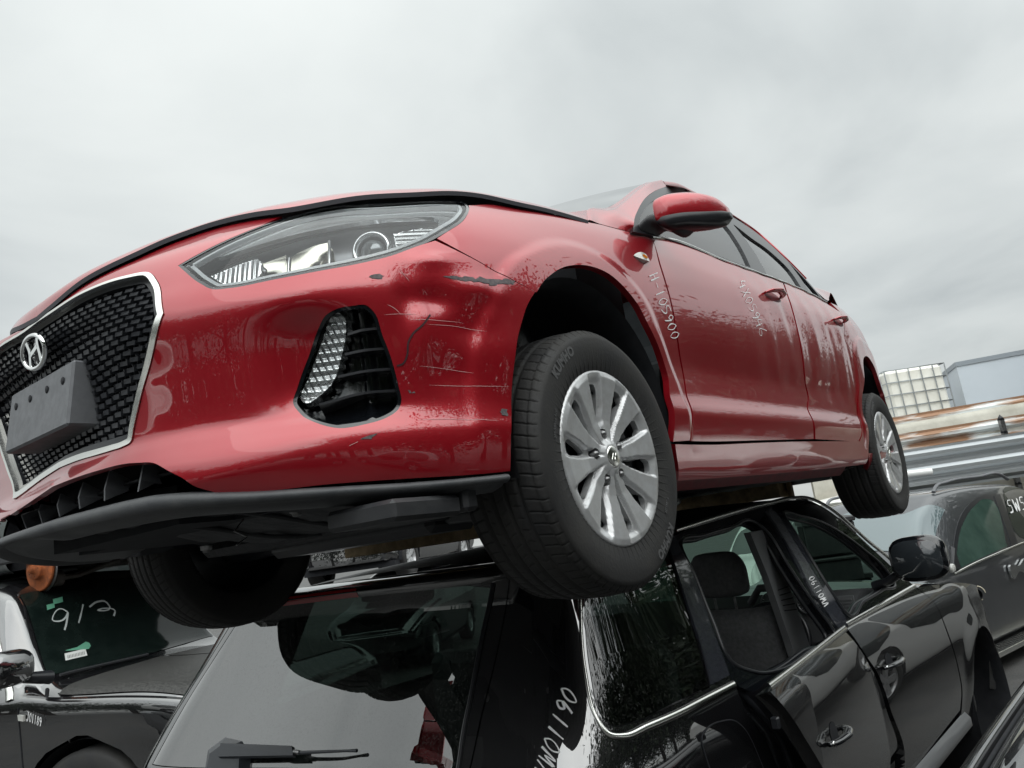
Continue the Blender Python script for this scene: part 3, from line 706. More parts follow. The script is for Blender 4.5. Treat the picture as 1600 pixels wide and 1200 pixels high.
lb_ = MB().tube([SH.f(np.array([k]), np.array([(ivb+ivt)/2+.002]))[0]-[.075, 0, 0] for k in np.linspace(-.40, .40, 20)], .004, 6); lb_.build('intake_bar', M_BLK, intake)

# fender
fen_top = [(732, 321, True), (765, 320), (800, 324), (860, 334), (913, 346), (960, 356), (1000, 367), (1019, 373, True)]
door_f = [(1030, 413), (1045, 463), (1056, 521), (1066, 582), (1075, 628), (1078, 688, True)]
archF = [(1052, 690, True), (1054, 670), (1051, 631), (1044, 588), (1030, 544), (1010, 501), (981, 455), (952, 428), (919, 415), (885, 416), (856, 433), (838, 457, True)]
fen = [(683, 372.5, True), (693, 366), (727, 341), (733, 325)]+fen_top+door_f+archF+[(791, 431), (741, 404)]
D = panel_data(SH, SH.outline(fen, 7), step=.009, thick=.018); both('front_fender', D, M_RED)
# front and rear doors
belt = [(1019, 373, True), (1047, 375), (1131, 409), (1177, 425), (1223, 442, True)]
fseam = [(1233, 471), (1242, 503), (1254, 567), (1262, 621), (1269, 657), (1271, 686, True)]
df = belt+fseam+[(1180, 688), (1079.5, 689, True)]+[(x+2.2, y) for (x, y, *_) in door_f[::-1][1:]]
uv_df = SH.outline(df, 7)
D = panel_data(SH, uv_df, step=.013, thick=.018)
front_door = mesh_obj('front_door', D[0], D[1], M_RED, red, normals=D[2]); Dm = mirror_data(D)
mesh_obj('front_door', Dm[0], Dm[1], M_RED, red, normals=Dm[2])
ua = x2u(-2.65+.45)
dr = [(1225.5, 443, True), (1267, 461), (1292, 475), (1308, 485, True), ('uv', 3.92, .87), ('uv', 3.85, .80), ('uv', x2u(-2.28), .68)]+[('uv', x2u(-2.65+.43*math.cos(rad(a))), z2v(x2u(-2.65+.43*math.cos(rad(a))), .315+.43*math.sin(rad(a)))) for a in (50, 35, 20)]+[('uv', x2u(-2.20), .36), ('uv', x2u(-2.17), .31), ('uv', x2u(-2.12), .287, True), (1274, 686, True)]+[(x+2, y) for (x, y, *_) in fseam[::-1][1:]]
D = panel_data(SH, SH.outline(dr, 7), step=.013, thick=.018)
rear_door = mesh_obj('rear_door', D[0], D[1], M_RED, red, normals=D[2]); Dm = mirror_data(D)
mesh_obj('rear_door', Dm[0], Dm[1], M_RED, red, normals=Dm[2])
# rear quarter with its arch, and the rear bumper, to the middle of the tail
q = [('uv', 3.90, .925, True), ('uv', 4.3, .93), ('uv', 4.9, .93), ('uv', 5.70, .93, True), ('uv', 5.70, .17, True), ('uv', 5.0, .19), ('uv', x2u(-3.02), .20, True)]
q += arch_uv(-2.65, .315, .372, -12, 188, 20)[0:]
q[-1] = (*q[-1], True)
q += [('uv', x2u(-2.20), .25, True), ('uv', x2u(-2.13), .283, True), ('uv', x2u(-2.18)+.006, .312), ('uv', x2u(-2.205)+.006, .36)]
q += [('uv', x2u(-2.65+.43*math.cos(rad(a)))+.006, z2v(x2u(-2.65+.43*math.cos(rad(a))), .315+.43*math.sin(rad(a)))) for a in (20, 35, 50)]+[('uv', x2u(-2.286), .68), ('uv', 3.856, .80), ('uv', 3.926, .87)]
D = panel_data(SH, SH.outline(q, 6), step=.015, thick=.02); both('rear_quarter_panel', D, M_RED)
# sill
D = panel_data(SH, SH.outline([(1053, 694, True), (1180, 692), (1346, 689, True), ('uv', x2u(-2.27), .24), ('uv', x2u(-2.25), .20, True), ('uv', 2.6, .185), ('uv', 1.83, .185, True), ('uv', 1.80, .24)], 6), step=.014, off=.004, thick=.03)
both('sill', D, M_RED)
D = panel_data(SH, SH.outline([('uv', 1.84, .183, True), ('uv', 3.5, .183, True), ('uv', 3.5, .13, True), ('uv', 1.84, .13, True)], 4), step=.03, off=-.018, thick=.03); both('sill_seam', D, M_REDIN)

# bonnet, standing slightly open: from the edge line over the nose to the centre line
HU = SH.outline([('uv', 0, .79), ('uv', .094, .80), (133, 446), (200, 412), (267, 382), (333, 359), (400, 344), (463, 336), (560, 319), (640, 314), (727, 312), (800, 324), (860, 334), (917, 347)], 6, False)
HE, HN = SH.pn(HU[:, 0], HU[:, 1])
k = len(HE); tt = np.linspace(0, 1, k); HN[:, 2] = 0; HN /= np.linalg.norm(HN, axis=1)[:, None]
lift = np.interp(tt, [0, .15, .45, .75, .9, 1], [.008, .015, .016, .015, .010, .004])
E_ = HE+HN*np.interp(tt, [0, .4, .8, 1], [.004, .004, .012, .004])[:, None]+np.stack([0*lift, 0*lift, lift], 1)
cx_ = np.interp(E_[:, 0], [-.45, .1, .6, .86, .9], [-.42, .12, .62, .84, .885])
cz_ = np.interp(cx_, [-.42, -.1, .2, .45, .65, .78, .84, .885], [1.03, 1.005, .965, .915, .86, .80, .765, .73])
ts = np.array([0, .01, .03, .07, .13, .22, .35, .5, .68, .85, 1.0]); H_ = []
for t_ in ts:
    zb = np.interp(t_, [0, .03, .07, .13, .22, .35, .5, .68, .85, 1], [0, .17, .34, .52, .68, .82, .91, .97, .99, 1])
    H_.append(np.stack([E_[:, 0]+(cx_-E_[:, 0])*t_, E_[:, 1]*(1-t_), E_[:, 2]+(cz_-E_[:, 2])*zb], 1))
H_ = np.array(H_)
def dense_grid(G, n1=4, n2=3):
    a = np.stack([catmull([tuple(p) for p in G[:, j]], n1) for j in range(G.shape[1])], 1)
    return np.stack([catmull([tuple(p) for p in a[i]], n2) for i in range(a.shape[0])], 0)
Hd = dense_grid(H_, 4, 2); Hd = gauss(gauss(Hd, 1.5, 1), .8, 0)
Hm = Hd[::-1]*np.array([1, -1, 1]); Hall = np.concatenate([Hd, Hm[1:]], 0)
hood = grid_mesh('bonnet', Hall, M_RED, red)
und = Hall.copy(); und[:, :, 2] -= .011
Rim = np.stack([Hd[0], und[0]], 0)
M_HOODIN = mat('bonnet_underside', (.012, .011, .018), rough=.5)
hu = grid_mesh('underside', und, M_HOODIN, hood, flip=True)
for G in (np.stack([Hall[0], und[0]]), np.stack([und[-1], Hall[-1]])): grid_mesh('edge', G, M_HOODIN, hood, smooth=False)
# dark engine bay under the bonnet
bay = np.stack([HE-np.array([0, 0, .03])-HN*.02, HE*np.array([.9, 0, 1])-np.array([0, 0, .12])], 0)
grid_mesh('engine_bay', np.concatenate([bay, bay[::-1][1:]*np.array([1, -1, 1])], 0), M_VOID, red)

fp = np.array([[SH.pt(880, 340), SH.pt(917.5, 346)], [RF.at(885, 332, 1, .79), RF.at(918, 327, 1, .775)], [RF.at(885, 331, 1, .6), RF.at(918, 327, 1, .6)]]); grid_mesh('scuttle_panel', fp-[0, 0, .002], M_RED, red, flip=True); grid_mesh('scuttle_panel', (fp-[0, 0, .002])*[1, -1, 1], M_RED, red)
# greenhouse side skin: u = -x, v = z
gu_ = np.arange(.2, 3.5, .03); gv_ = np.arange(.86, 1.46, .02)
yb = np.interp(gu_, [.2, .5, 1.4, 2.4, 2.9, 3.2, 3.5], [.822, .832, .842, .832, .80, .74, .66]); yb = gauss(yb, 3, 0)
gz = gv_[None, :]-.95
Tg = np.stack([np.broadcast_to(-gu_[:, None], (len(gu_), len(gv_))), yb[:, None]-.34*gz-.35*np.maximum(gz, 0)**2, np.broadcast_to(gv_[None, :], (len(gu_), len(gv_)))], 2)
GS = Surf(gu_, gv_, Tg, RF)
frame_out = [(989, 362, True), (991, 342), (1000, 320), (1018, 302), (1041, 292), (1057, 292), (1077, 301), (1120, 324), (1145, 339), (1185, 366), (1224, 401), (1260, 437), (1289, 471), (1302, 482, True), (1267, 461), (1223, 442), (1177, 424), (1131, 407), (1047, 374)]
gl_f = [(998, 356), (1000, 342), (1009, 325), (1028, 309), (1050, 302), (1075, 308), (1112, 331), (1131, 349), (1152, 377), (1173, 418, True), (1131, 403), (1040, 370)]
gl_r = [(1146, 351), (1174, 372), (1202, 392), (1228, 416), (1256, 457, True), (1226, 442), (1199, 431, True), (1180, 396), (1160, 368)]
gl_q = [(1231, 409, True), (1260, 439), (1285, 469, True), (1267, 460, True)]
o1 = GS.outline(frame_out, 6); g1, g2, g3 = GS.outline(gl_f, 6), GS.outline(gl_r, 6), GS.outline(gl_q, 5)
D = panel_data(GS, o1, [g1, g2, g3], step=.02, off=0, thick=.02); both('window_surround', D, M_BLKS)
for s in (1, -1):
    for nm, g in (('front_door_glass', g1), ('rear_door_glass', g2), ('quarter_glass', g3)):
        part(nm, mir(panel_data(GS, g, step=.04, off=-.008, thick=0), s), G_CLEAR)
bt_line = SH.outline([(1019, 372), (1047, 375), (1131, 408), (1177, 424), (1223, 441), (1267, 460), (1292, 473)], 8, False)
for s in (1, -1):
    P_, N_ = SH.pn(bt_line[:, 0], bt_line[:, 1]); V_ = (P_+[0, 0, .003])*[1, s, 1]; MB().tube(V_, .0045, 6).build('belt_moulding', M_CHR, red)
# roof skin joined down to the surround; windscreen; pillars
def rail(u): # top edge of the surround by x
    return None
top_px = [(1041, 290.5), (1057, 290.5), (1077, 299.2), (1120, 322.3), (1145, 337.3), (1185, 364.3), (1224, 399.3), (1260, 435.5), (1289, 469.5)]
rp = np.array([GS.pt(*p) for p in top_px])
rp = np.vstack([rp, [[-3.0, .70, 1.17], [-3.28, .66, 1.10]]])
def railpt(x):
    i = np.argsort(rp[:, 0]); return np.interp(x, rp[i, 0], rp[i, 1]), np.interp(x, rp[i, 0], rp[i, 2])
if DEBUG: print('rail', rp.round(3))
# roof, pillars, windscreen
def railp(x): return np.array([x, *railpt(x)])
xs_r = [rp[0, 0], -1.5, -1.8, -2.1, -2.4, -2.7, -3.0, -3.2]
roofG = []
for x in xs_r:
    R0 = railp(x); R0 = R0+[0, .004, .002]; zc = np.interp(x, [-3.25, -2.9, -2.4, -1.9, -1.5, -1.1], [1.32, 1.385, 1.425, 1.43, 1.42, 1.39])
    roofG.append([R0+[0, (y-1)*R0[1], 0] + np.array([0, 0, (zc-R0[2])*(1-y**2.6)+.004*min(1, (1-y)/.05)**.5]) if y < 1 else R0 for y in (1.0, .985, .95, .88, .75, .5, .25, 0)])
# windscreen base and A pillar: rows run up the pillar
inner = np.array([SH.pt(918, 345, .001), RF.at(918, 327, 1, .775), RF.at(948, 325, 1, .735), RF.at(966, 315, 1, .715), RF.at(992, 296, 1, .675), RF.at(1009, 287, 1, .65), RF.at(1026, 284.5, 1, .615)])
outer = np.array([SH.pt(988, 363.5, .001)]+[GS.pt(*p_, .001) for p_ in ((989.5, 354), (991, 342), (996, 329), (1006, 312), (1019, 301), (1041, 291.5))])
mid = (inner+outer)/2+np.array([.012, .010, .010])*np.array([0, .5, 1, 1, 1, 1, 1])[:, None]
mid[0] = SH.pt(953, 354.5, .001)
pil = np.stack([outer, outer*.5+mid*.5, mid, mid*.5+inner*.5, inner, inner-[.02, .012, .006]], 1)
Pd = dense_grid(pil, 5, 4)
grid_mesh('windscreen_pillar', Pd, M_RED, red, flip=True); grid_mesh('windscreen_pillar', Pd*np.array([1, -1, 1]), M_RED, red)
wi = inner[2:]; ws = []
for p in wi:
    ws.append([[p[0]+(1-y*y)*.24*(1 if 1 else 0)*np.interp(p[0], [-1.2, -.4], [.25, 1]), p[1]*y, p[2]+(1-y*y)*.035] for y in (1, .8, .5, 0, -.5, -.8, -1)])
grid_mesh('windscreen', dense_grid(np.array(ws), 4, 4), G_CLEAR, red)
# roof: its first row sits on the head of the windscreen
e0 = np.array([inner[-1]+(outer[-1]-inner[-1])*t for t in (.55,)])[0]; wl = np.array(ws[-1]); yy_ = (1.0, .985, .95, .88, .75, .5, .25, 0)
first = []
for y in yy_:
    yw = y*wi[-1][1]; first.append([np.interp(yw, wl[::-1, 1], wl[::-1, 0])-.006, yw if y < 1 else e0[1], np.interp(yw, wl[::-1, 1], wl[::-1, 2])+.004] if y < .97 else list(e0*(1 if y == 1 else .5)+(0 if y == 1 else .5)*inner[-1]))
roofG = np.concatenate([np.array(first)[None], np.array(roofG)[0:]], 0)
Rd = dense_grid(roofG, 4, 4); Rm = Rd[:, ::-1]*np.array([1, -1, 1]); Rall = np.concatenate([Rd, Rm[:, 1:]], 1)
grid_mesh('roof', Rall, M_RED, red)
tg = []
for f_, x_, z_ in ((0, 0, 0), (.25, -.06, -.10), (.6, -.12, -.25), (1, -.16, -.42)):
    tg.append(Rall[-1]+np.array([x_, 0, z_])*1.0-np.stack([0*Rall[-1][:, 0], 0*Rall[-1][:, 0], (Rall[-1][:, 2]-1.33)*f_*.6], 1))
grid_mesh('tailgate', np.array(tg), M_RED, red)
gt_ = catmull([tuple(inner[-1]*.55+outer[-1]*.45-[0, .0, .004])]+[tuple(q+[0, .0, .0]) for q in rp[1:8]], 6)
for s in (1, -1): MB().tube(gt_*[1, s, 1], np.interp(np.linspace(0, 1, len(gt_)), [0, .15, .6, 1], [.016, .011, .006, .004]), 10).build('roof_gutter', M_RED, red)
# cabin: dark floor, seats and headlining so that the glass shows an inside
cab = MB(); cab.box((-2.6, -.70, .30), (-.35, .70, .34)); cab.box((-.55, -.68, .55), (-.30, .68, .93)); cab.box((-3.1, -.6, .35), (-2.62, .6, .92))
cab.build('cabin_floor', M_VOID, red)
def seat(x, y):
    b_ = MB()
    prof = catmull([(x+.30, .50), (x+.28, .60), (x, .58), (x-.14, .70), (x-.26, 1.02), (x-.34, 1.04), (x-.26, .62), (x-.12, .46), (x+.2, .44)], 4, True)
    b_.hull([(p[0], y-.25, p[1]) for p in prof], [(p[0], y+.25, p[1]) for p in prof])
    o_ = b_.build('seat', M_VOID, red); h_ = MB().box((x-.40, y-.13, 1.07), (x-.30, y+.13, 1.25), bev=.03); h_.build('headrest', M_VOID, o_)
for x, y in ((-1.15, .36), (-1.15, -.36), (-2.1, .36), (-2.1, -.36)): seat(x, y)

# underbody
ub = MB()
pts = [(.79, .30), (.77, .40), (.70, .55), (.60, .69), (.42, .76), (.41, .55), (-.40, .55), (-.42, .80), (-2.2, .82), (-2.25, .55), (-3.0, .55), (-3.2, .6), (-3.38, .3)]
ring = pts+[(x, -y) for x, y in pts[::-1]]
T2, F2 = tri_region(np.array([(x, y) for x, y in ring])[::-1], step=.06)
zz = .163+.006*np.sin(T2[:, 0]*34)+.004*np.sin(T2[:, 1]*40)+.055*sstep(T2[:, 0], .35, .72)+.07*sstep(-T2[:, 1], .0, .35)*sstep(T2[:, 0], .1, .4)
ub.add(np.column_stack([T2, zz]), [tuple(f[::-1]) for f in F2], True)
M_UND = mat('undertray', (.02, .021, .024), rough=.55, noise=(10, (.035, .036, .038), 9, .15), bump=(30, .5, .01))
ub.build('undertray', M_UND, red)
for bx0, by0 in ((.62, .18), (.55, .42), (.48, .60), (.30, .25), (.62, -.1), (.20, .55), (.40, -.2)): MB().lathe([(.0, -.012), (.009, -.012), (.012, -.006), (.018, -.004), (.018, .006)], 6, 'z', (bx0, by0, .168+.055*float(sstep(bx0, .35, .72)))).build('undertray_bolt', M_STEEL, red)
MB().tube([(.60, .30, .20), (.63, .31, .175), (.61, .325, .16), (.64, .33, .145)], .002, 5).build('hanging_clip', M_STEEL, red)
for yy0 in (.15, .38, .60): MB().tube([(x_, yy0, .158+.055*float(sstep(x_, .35, .72))) for x_ in np.linspace(.15, .72, 9)], .006, 6).build('undertray_rib', M_UND, red)
sb = MB(); sb.box((-.1, -.36, .12), (.1, .36, .2), bev=.02)
for s in (1, -1): sb.tube([(.02, s*.30, .17), (.04, s*.55, .15), (.02, s*.72, .17)], [.03, .022, .03], 8)
sb.build('front_subframe', M_BLKS, red); eg = MB(); eg.box((-.45, -.42, .150), (.30, .40, .19), bev=.02); eg.box((-.30, .42, .155), (-.08, .62, .19), bev=.02); eg.build('engine_guard', M_UND, red)
rb = MB(); rb.box((-2.78, -.60, .14), (-2.60, .60, .22), bev=.03); rb.build('rear_axle_beam', M_BLKS, red)
ml = MB().tube([(-3.1, -.5, .2), (-2.9, -.45, .17), (-2.2, -.1, .16), (-.6, -.05, .13)], [.05, .05, .028, .028], 8); ml.build('exhaust', M_STEEL, red)
sg = MB()
for s in (1,): pass
for (x0, x1, y0, y1, z0, z1) in ((.44, .62, .60, .79, .135, .175), (.40, .44, .52, .80, .14, .22)):
    sg.box((x0, y0, z0), (x1, y1, z1), bev=.008)
sg.build('air_deflector', M_BLK, red)
def liner(cx, cz, r, s, y0=.52, y1=.852, nm='wheel_arch_liner'):
    b_ = MB(); a0, a1 = rad(-20), rad(200)
    b_.lathe([(r+.004, y1), (r-.002, y1-.012), (r-.01, y1-.04), (r+.0, y1-.10), (r+.01, y0+.05), (r-.02, y0)], 40, 'y', (cx, 0, cz), a0, a1)
    V_ = np.array(b_.V); V_[:, 1] *= s; b_.V = [tuple(v) for v in V_]
    o_ = b_.build(nm, M_VOID, red)
    w_ = MB(); ang = np.linspace(a0, a1, 24); w_.add([(cx+r*math.cos(a)*.99, s*(y0+.003), cz+r*math.sin(a)*.99) for a in ang], [tuple(range(24))]); w_.build('inner_wall', M_VOID, o_)
for s in (1, -1): liner(-.012, .315, .356, s); liner(-2.65, .315, .374, s)
st = MB(); st.tube([(.01, .60, .75), (.0, .66, .45), (0, .70, .28)], [.045, .03, .03], 10); st.tube([(.01, .61, .72), (.0, .64, .52)], [.06, .06], 14); st.box((.05, .55, .5), (.12, .7, .58), bev=.01)
st.build('strut', M_BLKS, red)
tagm = MB().box((.215, .73, .50), (.222, .755, .545), bev=.001); tagm.build('paper_tag', mat('white_tag', (.6, .6, .58), .7), red)

# ---- wheels
TW, TR = .205, .316
def tyre_mesh(seed=0):
    prof = [(.198, -.098), (.205, -.104), (.215, -.108), (.235, -.114), (.262, -.117), (.282, -.1145), (.292, -.1125), (.2925, -.1105), (.299, -.105), (.306, -.097)]
    ys = np.linspace(-.092, .092, 47); n = 1080
    crown = [(TR-.004-.010*abs(y/.092)**3.2, y) for y in ys]
    prof = prof+crown+[(r, -y) for r, y in prof[::-1]]
    r = np.array([p[0] for p in prof]); y = np.array([p[1] for p in prof]); A = np.arange(n)*2*np.pi/n
    Rr = np.repeat(r[None], n, 0); Y = np.repeat(y[None], n, 0); ph = A[:, None]
    g = np.zeros_like(Rr)
    for gy in (-.052, -.018, .018, .052): g = np.maximum(g, np.exp(-((Y-gy)/.0042)**4))
    tread = (np.abs(Y) < .095)
    sip = lambda k, off, lo, hi, wd: ((np.abs(((ph*k/(2*np.pi)+off) % 1)-.5) < wd) & (Y > lo) & (Y < hi))
    d = .0065*g*tread
    d = np.maximum(d, .0055*sip(72, Y*5+Y*Y*30, .060, .110, .038)); d = np.maximum(d, .0055*sip(72, -Y*5+Y*Y*30, -.110, -.060, .038))
    d = np.maximum(d, .003*sip(72, .3+Y*14, .030, .046, .038)); d = np.maximum(d, .003*sip(72, .3+Y*14, -.046, -.030, .038)); d = np.maximum(d, .002*sip(72, .1-Y*18, -.008, .010, .038))
    # fine ribs moulded in the shoulder and sidewall
    Rr = Rr-d
    Y = Y+np.sign(Y)*.0006*np.sin(Rr*900)*(np.abs(Y) > .104)
    V_ = np.stack([Rr*np.cos(ph), Y, Rr*np.sin(ph)], 2).reshape(-1, 3); m_ = len(prof)
    F_ = [(i*m_+j, i*m_+j+1, ((i+1) % n)*m_+j+1, ((i+1) % n)*m_+j) for i in range(n) for j in range(m_-1)]
    me = bpy.data.meshes.new('tyre'); me.from_pydata(V_.tolist(), [], F_); me.materials.append(M_RUB)
    me.polygons.foreach_set('use_smooth', [True]*len(me.polygons)); me.update(); return me
TYRE = tyre_mesh()
class Flat:
    """the face of a wheel cover: u = x, v = z, outward = +y"""
    def __init__(s, dep): s.dep = dep
    def f(s, u, v): return np.stack([-u, s.dep(u, v), v], 1)
    def pn(s, u, v, h=.0012):
        u = np.asarray(u, float); v = np.asarray(v, float); P = s.f(u, v); a = s.f(u+h, v)-s.f(u-h, v); b = s.f(u, v+h)-s.f(u, v-h); n = np.cross(a, b)
        return P, n/np.linalg.norm(n, axis=1)[:, None]
RC = .212
def cover_depth(u, v):
    r = np.hypot(u, v); a = (np.arctan2(v, u)/(2*np.pi)*10) % 1; c = np.abs(a-.5)*2       # c = 0 at a spoke's middle line, 1 at a window's
    base = np.interp(r, [0, .03, .045, .09, .15, .19, .205, .212], [.018, .017, .008, .006, .016, .022, .018, .006])
    w_ = np.interp(r, [.03, .06, .12, .2], [.9, .72, .56, .62])
    edge = sstep(c, w_-.10, w_+.04)*np.interp(r, [.03, .06, .18, .2], [0, 1, 1, 0])
    k = np.floor(np.arctan2(v, u)/(2*np.pi)*10) % 2
    side = np.where(k > 0, a-.5, .5-a)
    return base-.012*edge+.006*side*np.interp(r, [.05, .1, .19, .205], [0, 1, 1, 0])
def polar(r, a): return (r*math.cos(a), r*math.sin(a))
wins = []
for k in range(10):
    a = 2*np.pi*k/10; q = []
    r0 = .088 if k % 2 else .070
    for (r, da) in ((r0, 0), (r0+.012, .065), (.112, .092), (.142, .108), (.164, .108), (.174, .07), (.176, 0)): q.append((r, da))
    pts_ = [polar(r, a+da) for r, da in q]+[polar(r, a-da) for r, da in q[::-1][1:-1]]
    wins.append(catmull(pts_, 4, True))
lug = []
for k in range(5):
    a = 2*np.pi*(k+.5)/5+2*np.pi/20*0; lug.append(np.array([polar(.057, a)])+.0135*np.array([polar(1, t) for t in np.linspace(0, 2*np.pi, 14, endpoint=False)]))
circ = np.array([polar(RC, t) for t in np.linspace(0, 2*np.pi, 96, endpoint=False)])
D = panel_data(Flat(cover_depth), circ, wins+lug, step=.0035, thick=.016, h=.0025)
def me_from(name, D, m_):
    o_ = mesh_obj(name, D[0], D[1], m_, None, normals=D[2]); me = o_.data; bpy.data.objects.remove(o_); return me
COVER = me_from('wheel_cover', D, M_SILV)
def me_mb(name, b_, m_):
    o_ = b_.build(name, m_); me = o_.data; bpy.data.objects.remove(o_); return me
RIMM = me_mb('rim', MB().lathe([(.195, .098), (.215, .104), (.219, .100), (.217, .092), (.203, .088), (.198, .02), (.190, -.03), (.203, -.088), (.219, -.1), (.219, -.104), (.2, -.1), (.185, -.02), (.183, .03), (.18, .06), (.15, .066), (.145, .064)], 72).lathe([(.146, .064), (.12, .06), (.09, .052), (.05, .055), (.0, .055)], 48), M_BLKS)
CAPM = me_mb('centre_cap', MB().lathe([(.0, .0195), (.022, .0195), (.027, .017), (.028, .008)], 32), M_SAT)
LUGM = me_mb('lug_nut', MB().lathe([(.0, .010), (.005, .009), (.0085, .003), (.0095, -.02)], 6), M_STEEL)
DISC = me_mb('brake_disc', MB().lathe([(.0, .035), (.07, .035), (.075, .01), (.135, .01), (.135, -.012), (.05, -.012)], 40), M_STEEL)
BOLT = me_mb('trim_ring', MB().lathe([(RC-.004, .006), (RC, .010), (RC+.004, .006), (RC+.004, -.004)], 72), M_SILV)
def textmesh(body, size, extr=.0, font=None, bold=0, sp=1):
    c = bpy.data.curves.new('t', 'FONT'); c.body = body; c.size = size; c.extrude = extr; c.align_x = 'CENTER'; c.align_y = 'CENTER'; c.offset = bold; c.resolution_u = 3; c.space_character = sp
    o_ = bpy.data.objects.new('t', c); COL.objects.link(o_); dg = bpy.context.evaluated_depsgraph_get(); dg.update()
    me = bpy.data.meshes.new_from_object(o_.evaluated_get(dg)); bpy.data.objects.remove(o_); return me
def side_text(body, size, r, ang, parent, m_, y=-.1165, bold=.0015):
    me = textmesh(body, size, .0008, bold=bold, sp=1.05)
    for v in me.vertices:
        x, q, z = v.co; a = ang+x/r; rr = r+q
        v.co = (rr*math.cos(a), y+z, rr*math.sin(a))
    me.materials.clear(); me.materials.append(m_); me.update()
    o_ = bpy.data.objects.new('sidewall_lettering', me); COL.objects.link(o_); o_.parent = parent; return o_
M_RUBT = mat('sidewall_letters', (.085, .085, .086), rough=.55)
def link(me, nm, parent, loc=(0, 0, 0), rot=(0, 0, 0)):
    o_ = bpy.data.objects.new(nm, me); COL.objects.link(o_); o_.parent = parent; o_.location = loc; o_.rotation_euler = rot; return o_
def wheel(x, y, z, side, spin, steer=0, cover=True, text=True):
    w_ = link(TYRE, 'wheel', red, (x, y-side*.115+side*.0, z), (0, 0, steer+(0 if side > 0 else math.pi)))
    # local +y is the outer face
    rm = link(RIMM, 'rim', w_)
    if cover:
        cv = link(COVER, 'wheel_cover', w_, (0, .090, 0), (0, -spin, 0)); 
        link(BOLT, 'trim_ring', w_, (0, .090, 0))
        link(CAPM, 'centre_cap', w_, (0, .090, 0), (0, -spin, 0))
        for k in range(5):
            a = 2*np.pi*(k+.5)/5; v = Matrix.Rotation(-spin, 3, 'Y')@Vector((-.057*math.cos(a), 0, .057*math.sin(a)))
            link(LUGM, 'lug_nut', w_, (v.x, .0925, v.z))
        o_ = MB(); hh = [(-.012, -.007), (-.009, -.007), (-.005, .0), (.004, .0), (.001, -.007), (.004, -.007), (.012, .008), (.009, .008), (.006, .002), (-.004, .002), (0, .008), (-.003, .008)]
        o_.hull([(-p[0], .1096, p[1]) for p in hh], [(-p[0], .1106, p[1]) for p in hh]); o_.build('cap_emblem', M_CHR, w_)
    if text:
        for (b_, a) in (('KUMHO', .92), ('KUMHO', .92+math.pi)):
            t_ = side_text(b_, .030, .268, a, w_, M_RUBT, y=.1165)
            for v in t_.data.vertices: v.co.x = v.co.x
        for (b_, a) in (('205/55R16 91V', .3), ('TUBELESS', 3.7)): side_text(b_, .010, .238, a, w_, M_RUBT, y=.1150, bold=.0003)
    return w_
WZ = .315-.087
wheel(0, .875+.012, WZ, 1, .15); wheel(-2.65, .875+.012, WZ, 1, .5)
wheel(0, -.875, WZ, -1, .4, cover=False, text=False); wheel(-2.65, -.875, WZ, -1, .7)
# hub nut glint on the far front wheel
lk = MB().lathe([(.0, -.01), (.012, -.008), (.015, .01)], 6, 'y'); lk.build('hub_nut', M_STEEL, red, xf=(np.eye(3), (0.0, -.70, WZ)))

# ---- door mirror
def lump(name, rings, m_, parent, n=20, p=2.6, sub=5):
    """closed body lofted through superellipse rings: (centre, axis1 half vector, axis2 half vector)"""
    Rr = []
    for c, a_, b_ in rings:
        t = np.linspace(0, 2*np.pi, n, endpoint=False); ct, st_ = np.cos(t), np.sin(t)
        Rr.append(np.array(c)+np.sign(ct)[:, None]*np.abs(ct)[:, None]**(2/p)*np.array(a_)+np.sign(st_)[:, None]*np.abs(st_)[:, None]**(2/p)*np.array(b_))
    G = np.array(Rr); G = np.stack([catmull([tuple(q) for q in G[:, j]], sub) for j in range(n)], 1)
    k, F_ = len(G), []
    for i in range(k-1): F_ += [(i*n+j, i*n+(j+1) % n, (i+1)*n+(j+1) % n, (i+1)*n+j) for j in range(n)]
    F_ += [tuple(range(n))[::-1], tuple(range((k-1)*n, k*n))]
    return mesh_obj(name, G.reshape(-1, 3), F_, m_, parent, smooth=True)
def door_mirror(s):
    S = np.array([1, s, 1.0])
    A = lambda *v: np.array(v)*S
    c0 = RF.at(1079, 327, 1, .965)
    def rg(dy, dx, dz, hx, hz): return (A(c0[0]+dx, c0[1]+dy, c0[2]+dz), A(hx, 0, 0), A(0, 0, hz))
    cap = lump('door_mirror', [rg(-.082, .052, .002, .014, .022), rg(-.078, .050, .001, .036, .040), rg(-.055, .038, .0, .050, .049), rg(-.01, .008, .0, .056, .050), rg(.035, -.030, -.004, .050, .045), rg(.065, -.068, -.010, .036, .034), rg(.078, -.092, -.014, .014, .014)], M_RED, red, 28, 3.0)
    lump('mirror_lower_shell', [rg(-.078, .048, -.026, .034, .016), rg(-.055, .036, -.034, .052, .026), rg(-.01, .006, -.036, .059, .029), rg(.035, -.032, -.038, .053, .027), rg(.067, -.072, -.034, .039, .020), rg(.082, -.098, -.026, .013, .009)], M_BLKS, cap, 24)
    q0 = GS.pt(1014, 360, -.01); q1 = GS.pt(1018, 358, .03); q3 = RF.at(1064, 361, 1, .925); q2 = q1*.5+q3*.5+[0, 0, .004]
    lump('mirror_base', [(A(*q), A(hx, 0, 0), A(0, 0, hz)) for q, hx, hz in ((q0, .060, .014), (q1, .058, .022), (q2, .050, .020), (q3, .040, .018), (q3+[-.01, .035, .006], .025, .012))], M_BLK, cap, 24)
door_mirror(1); door_mirror(-1)
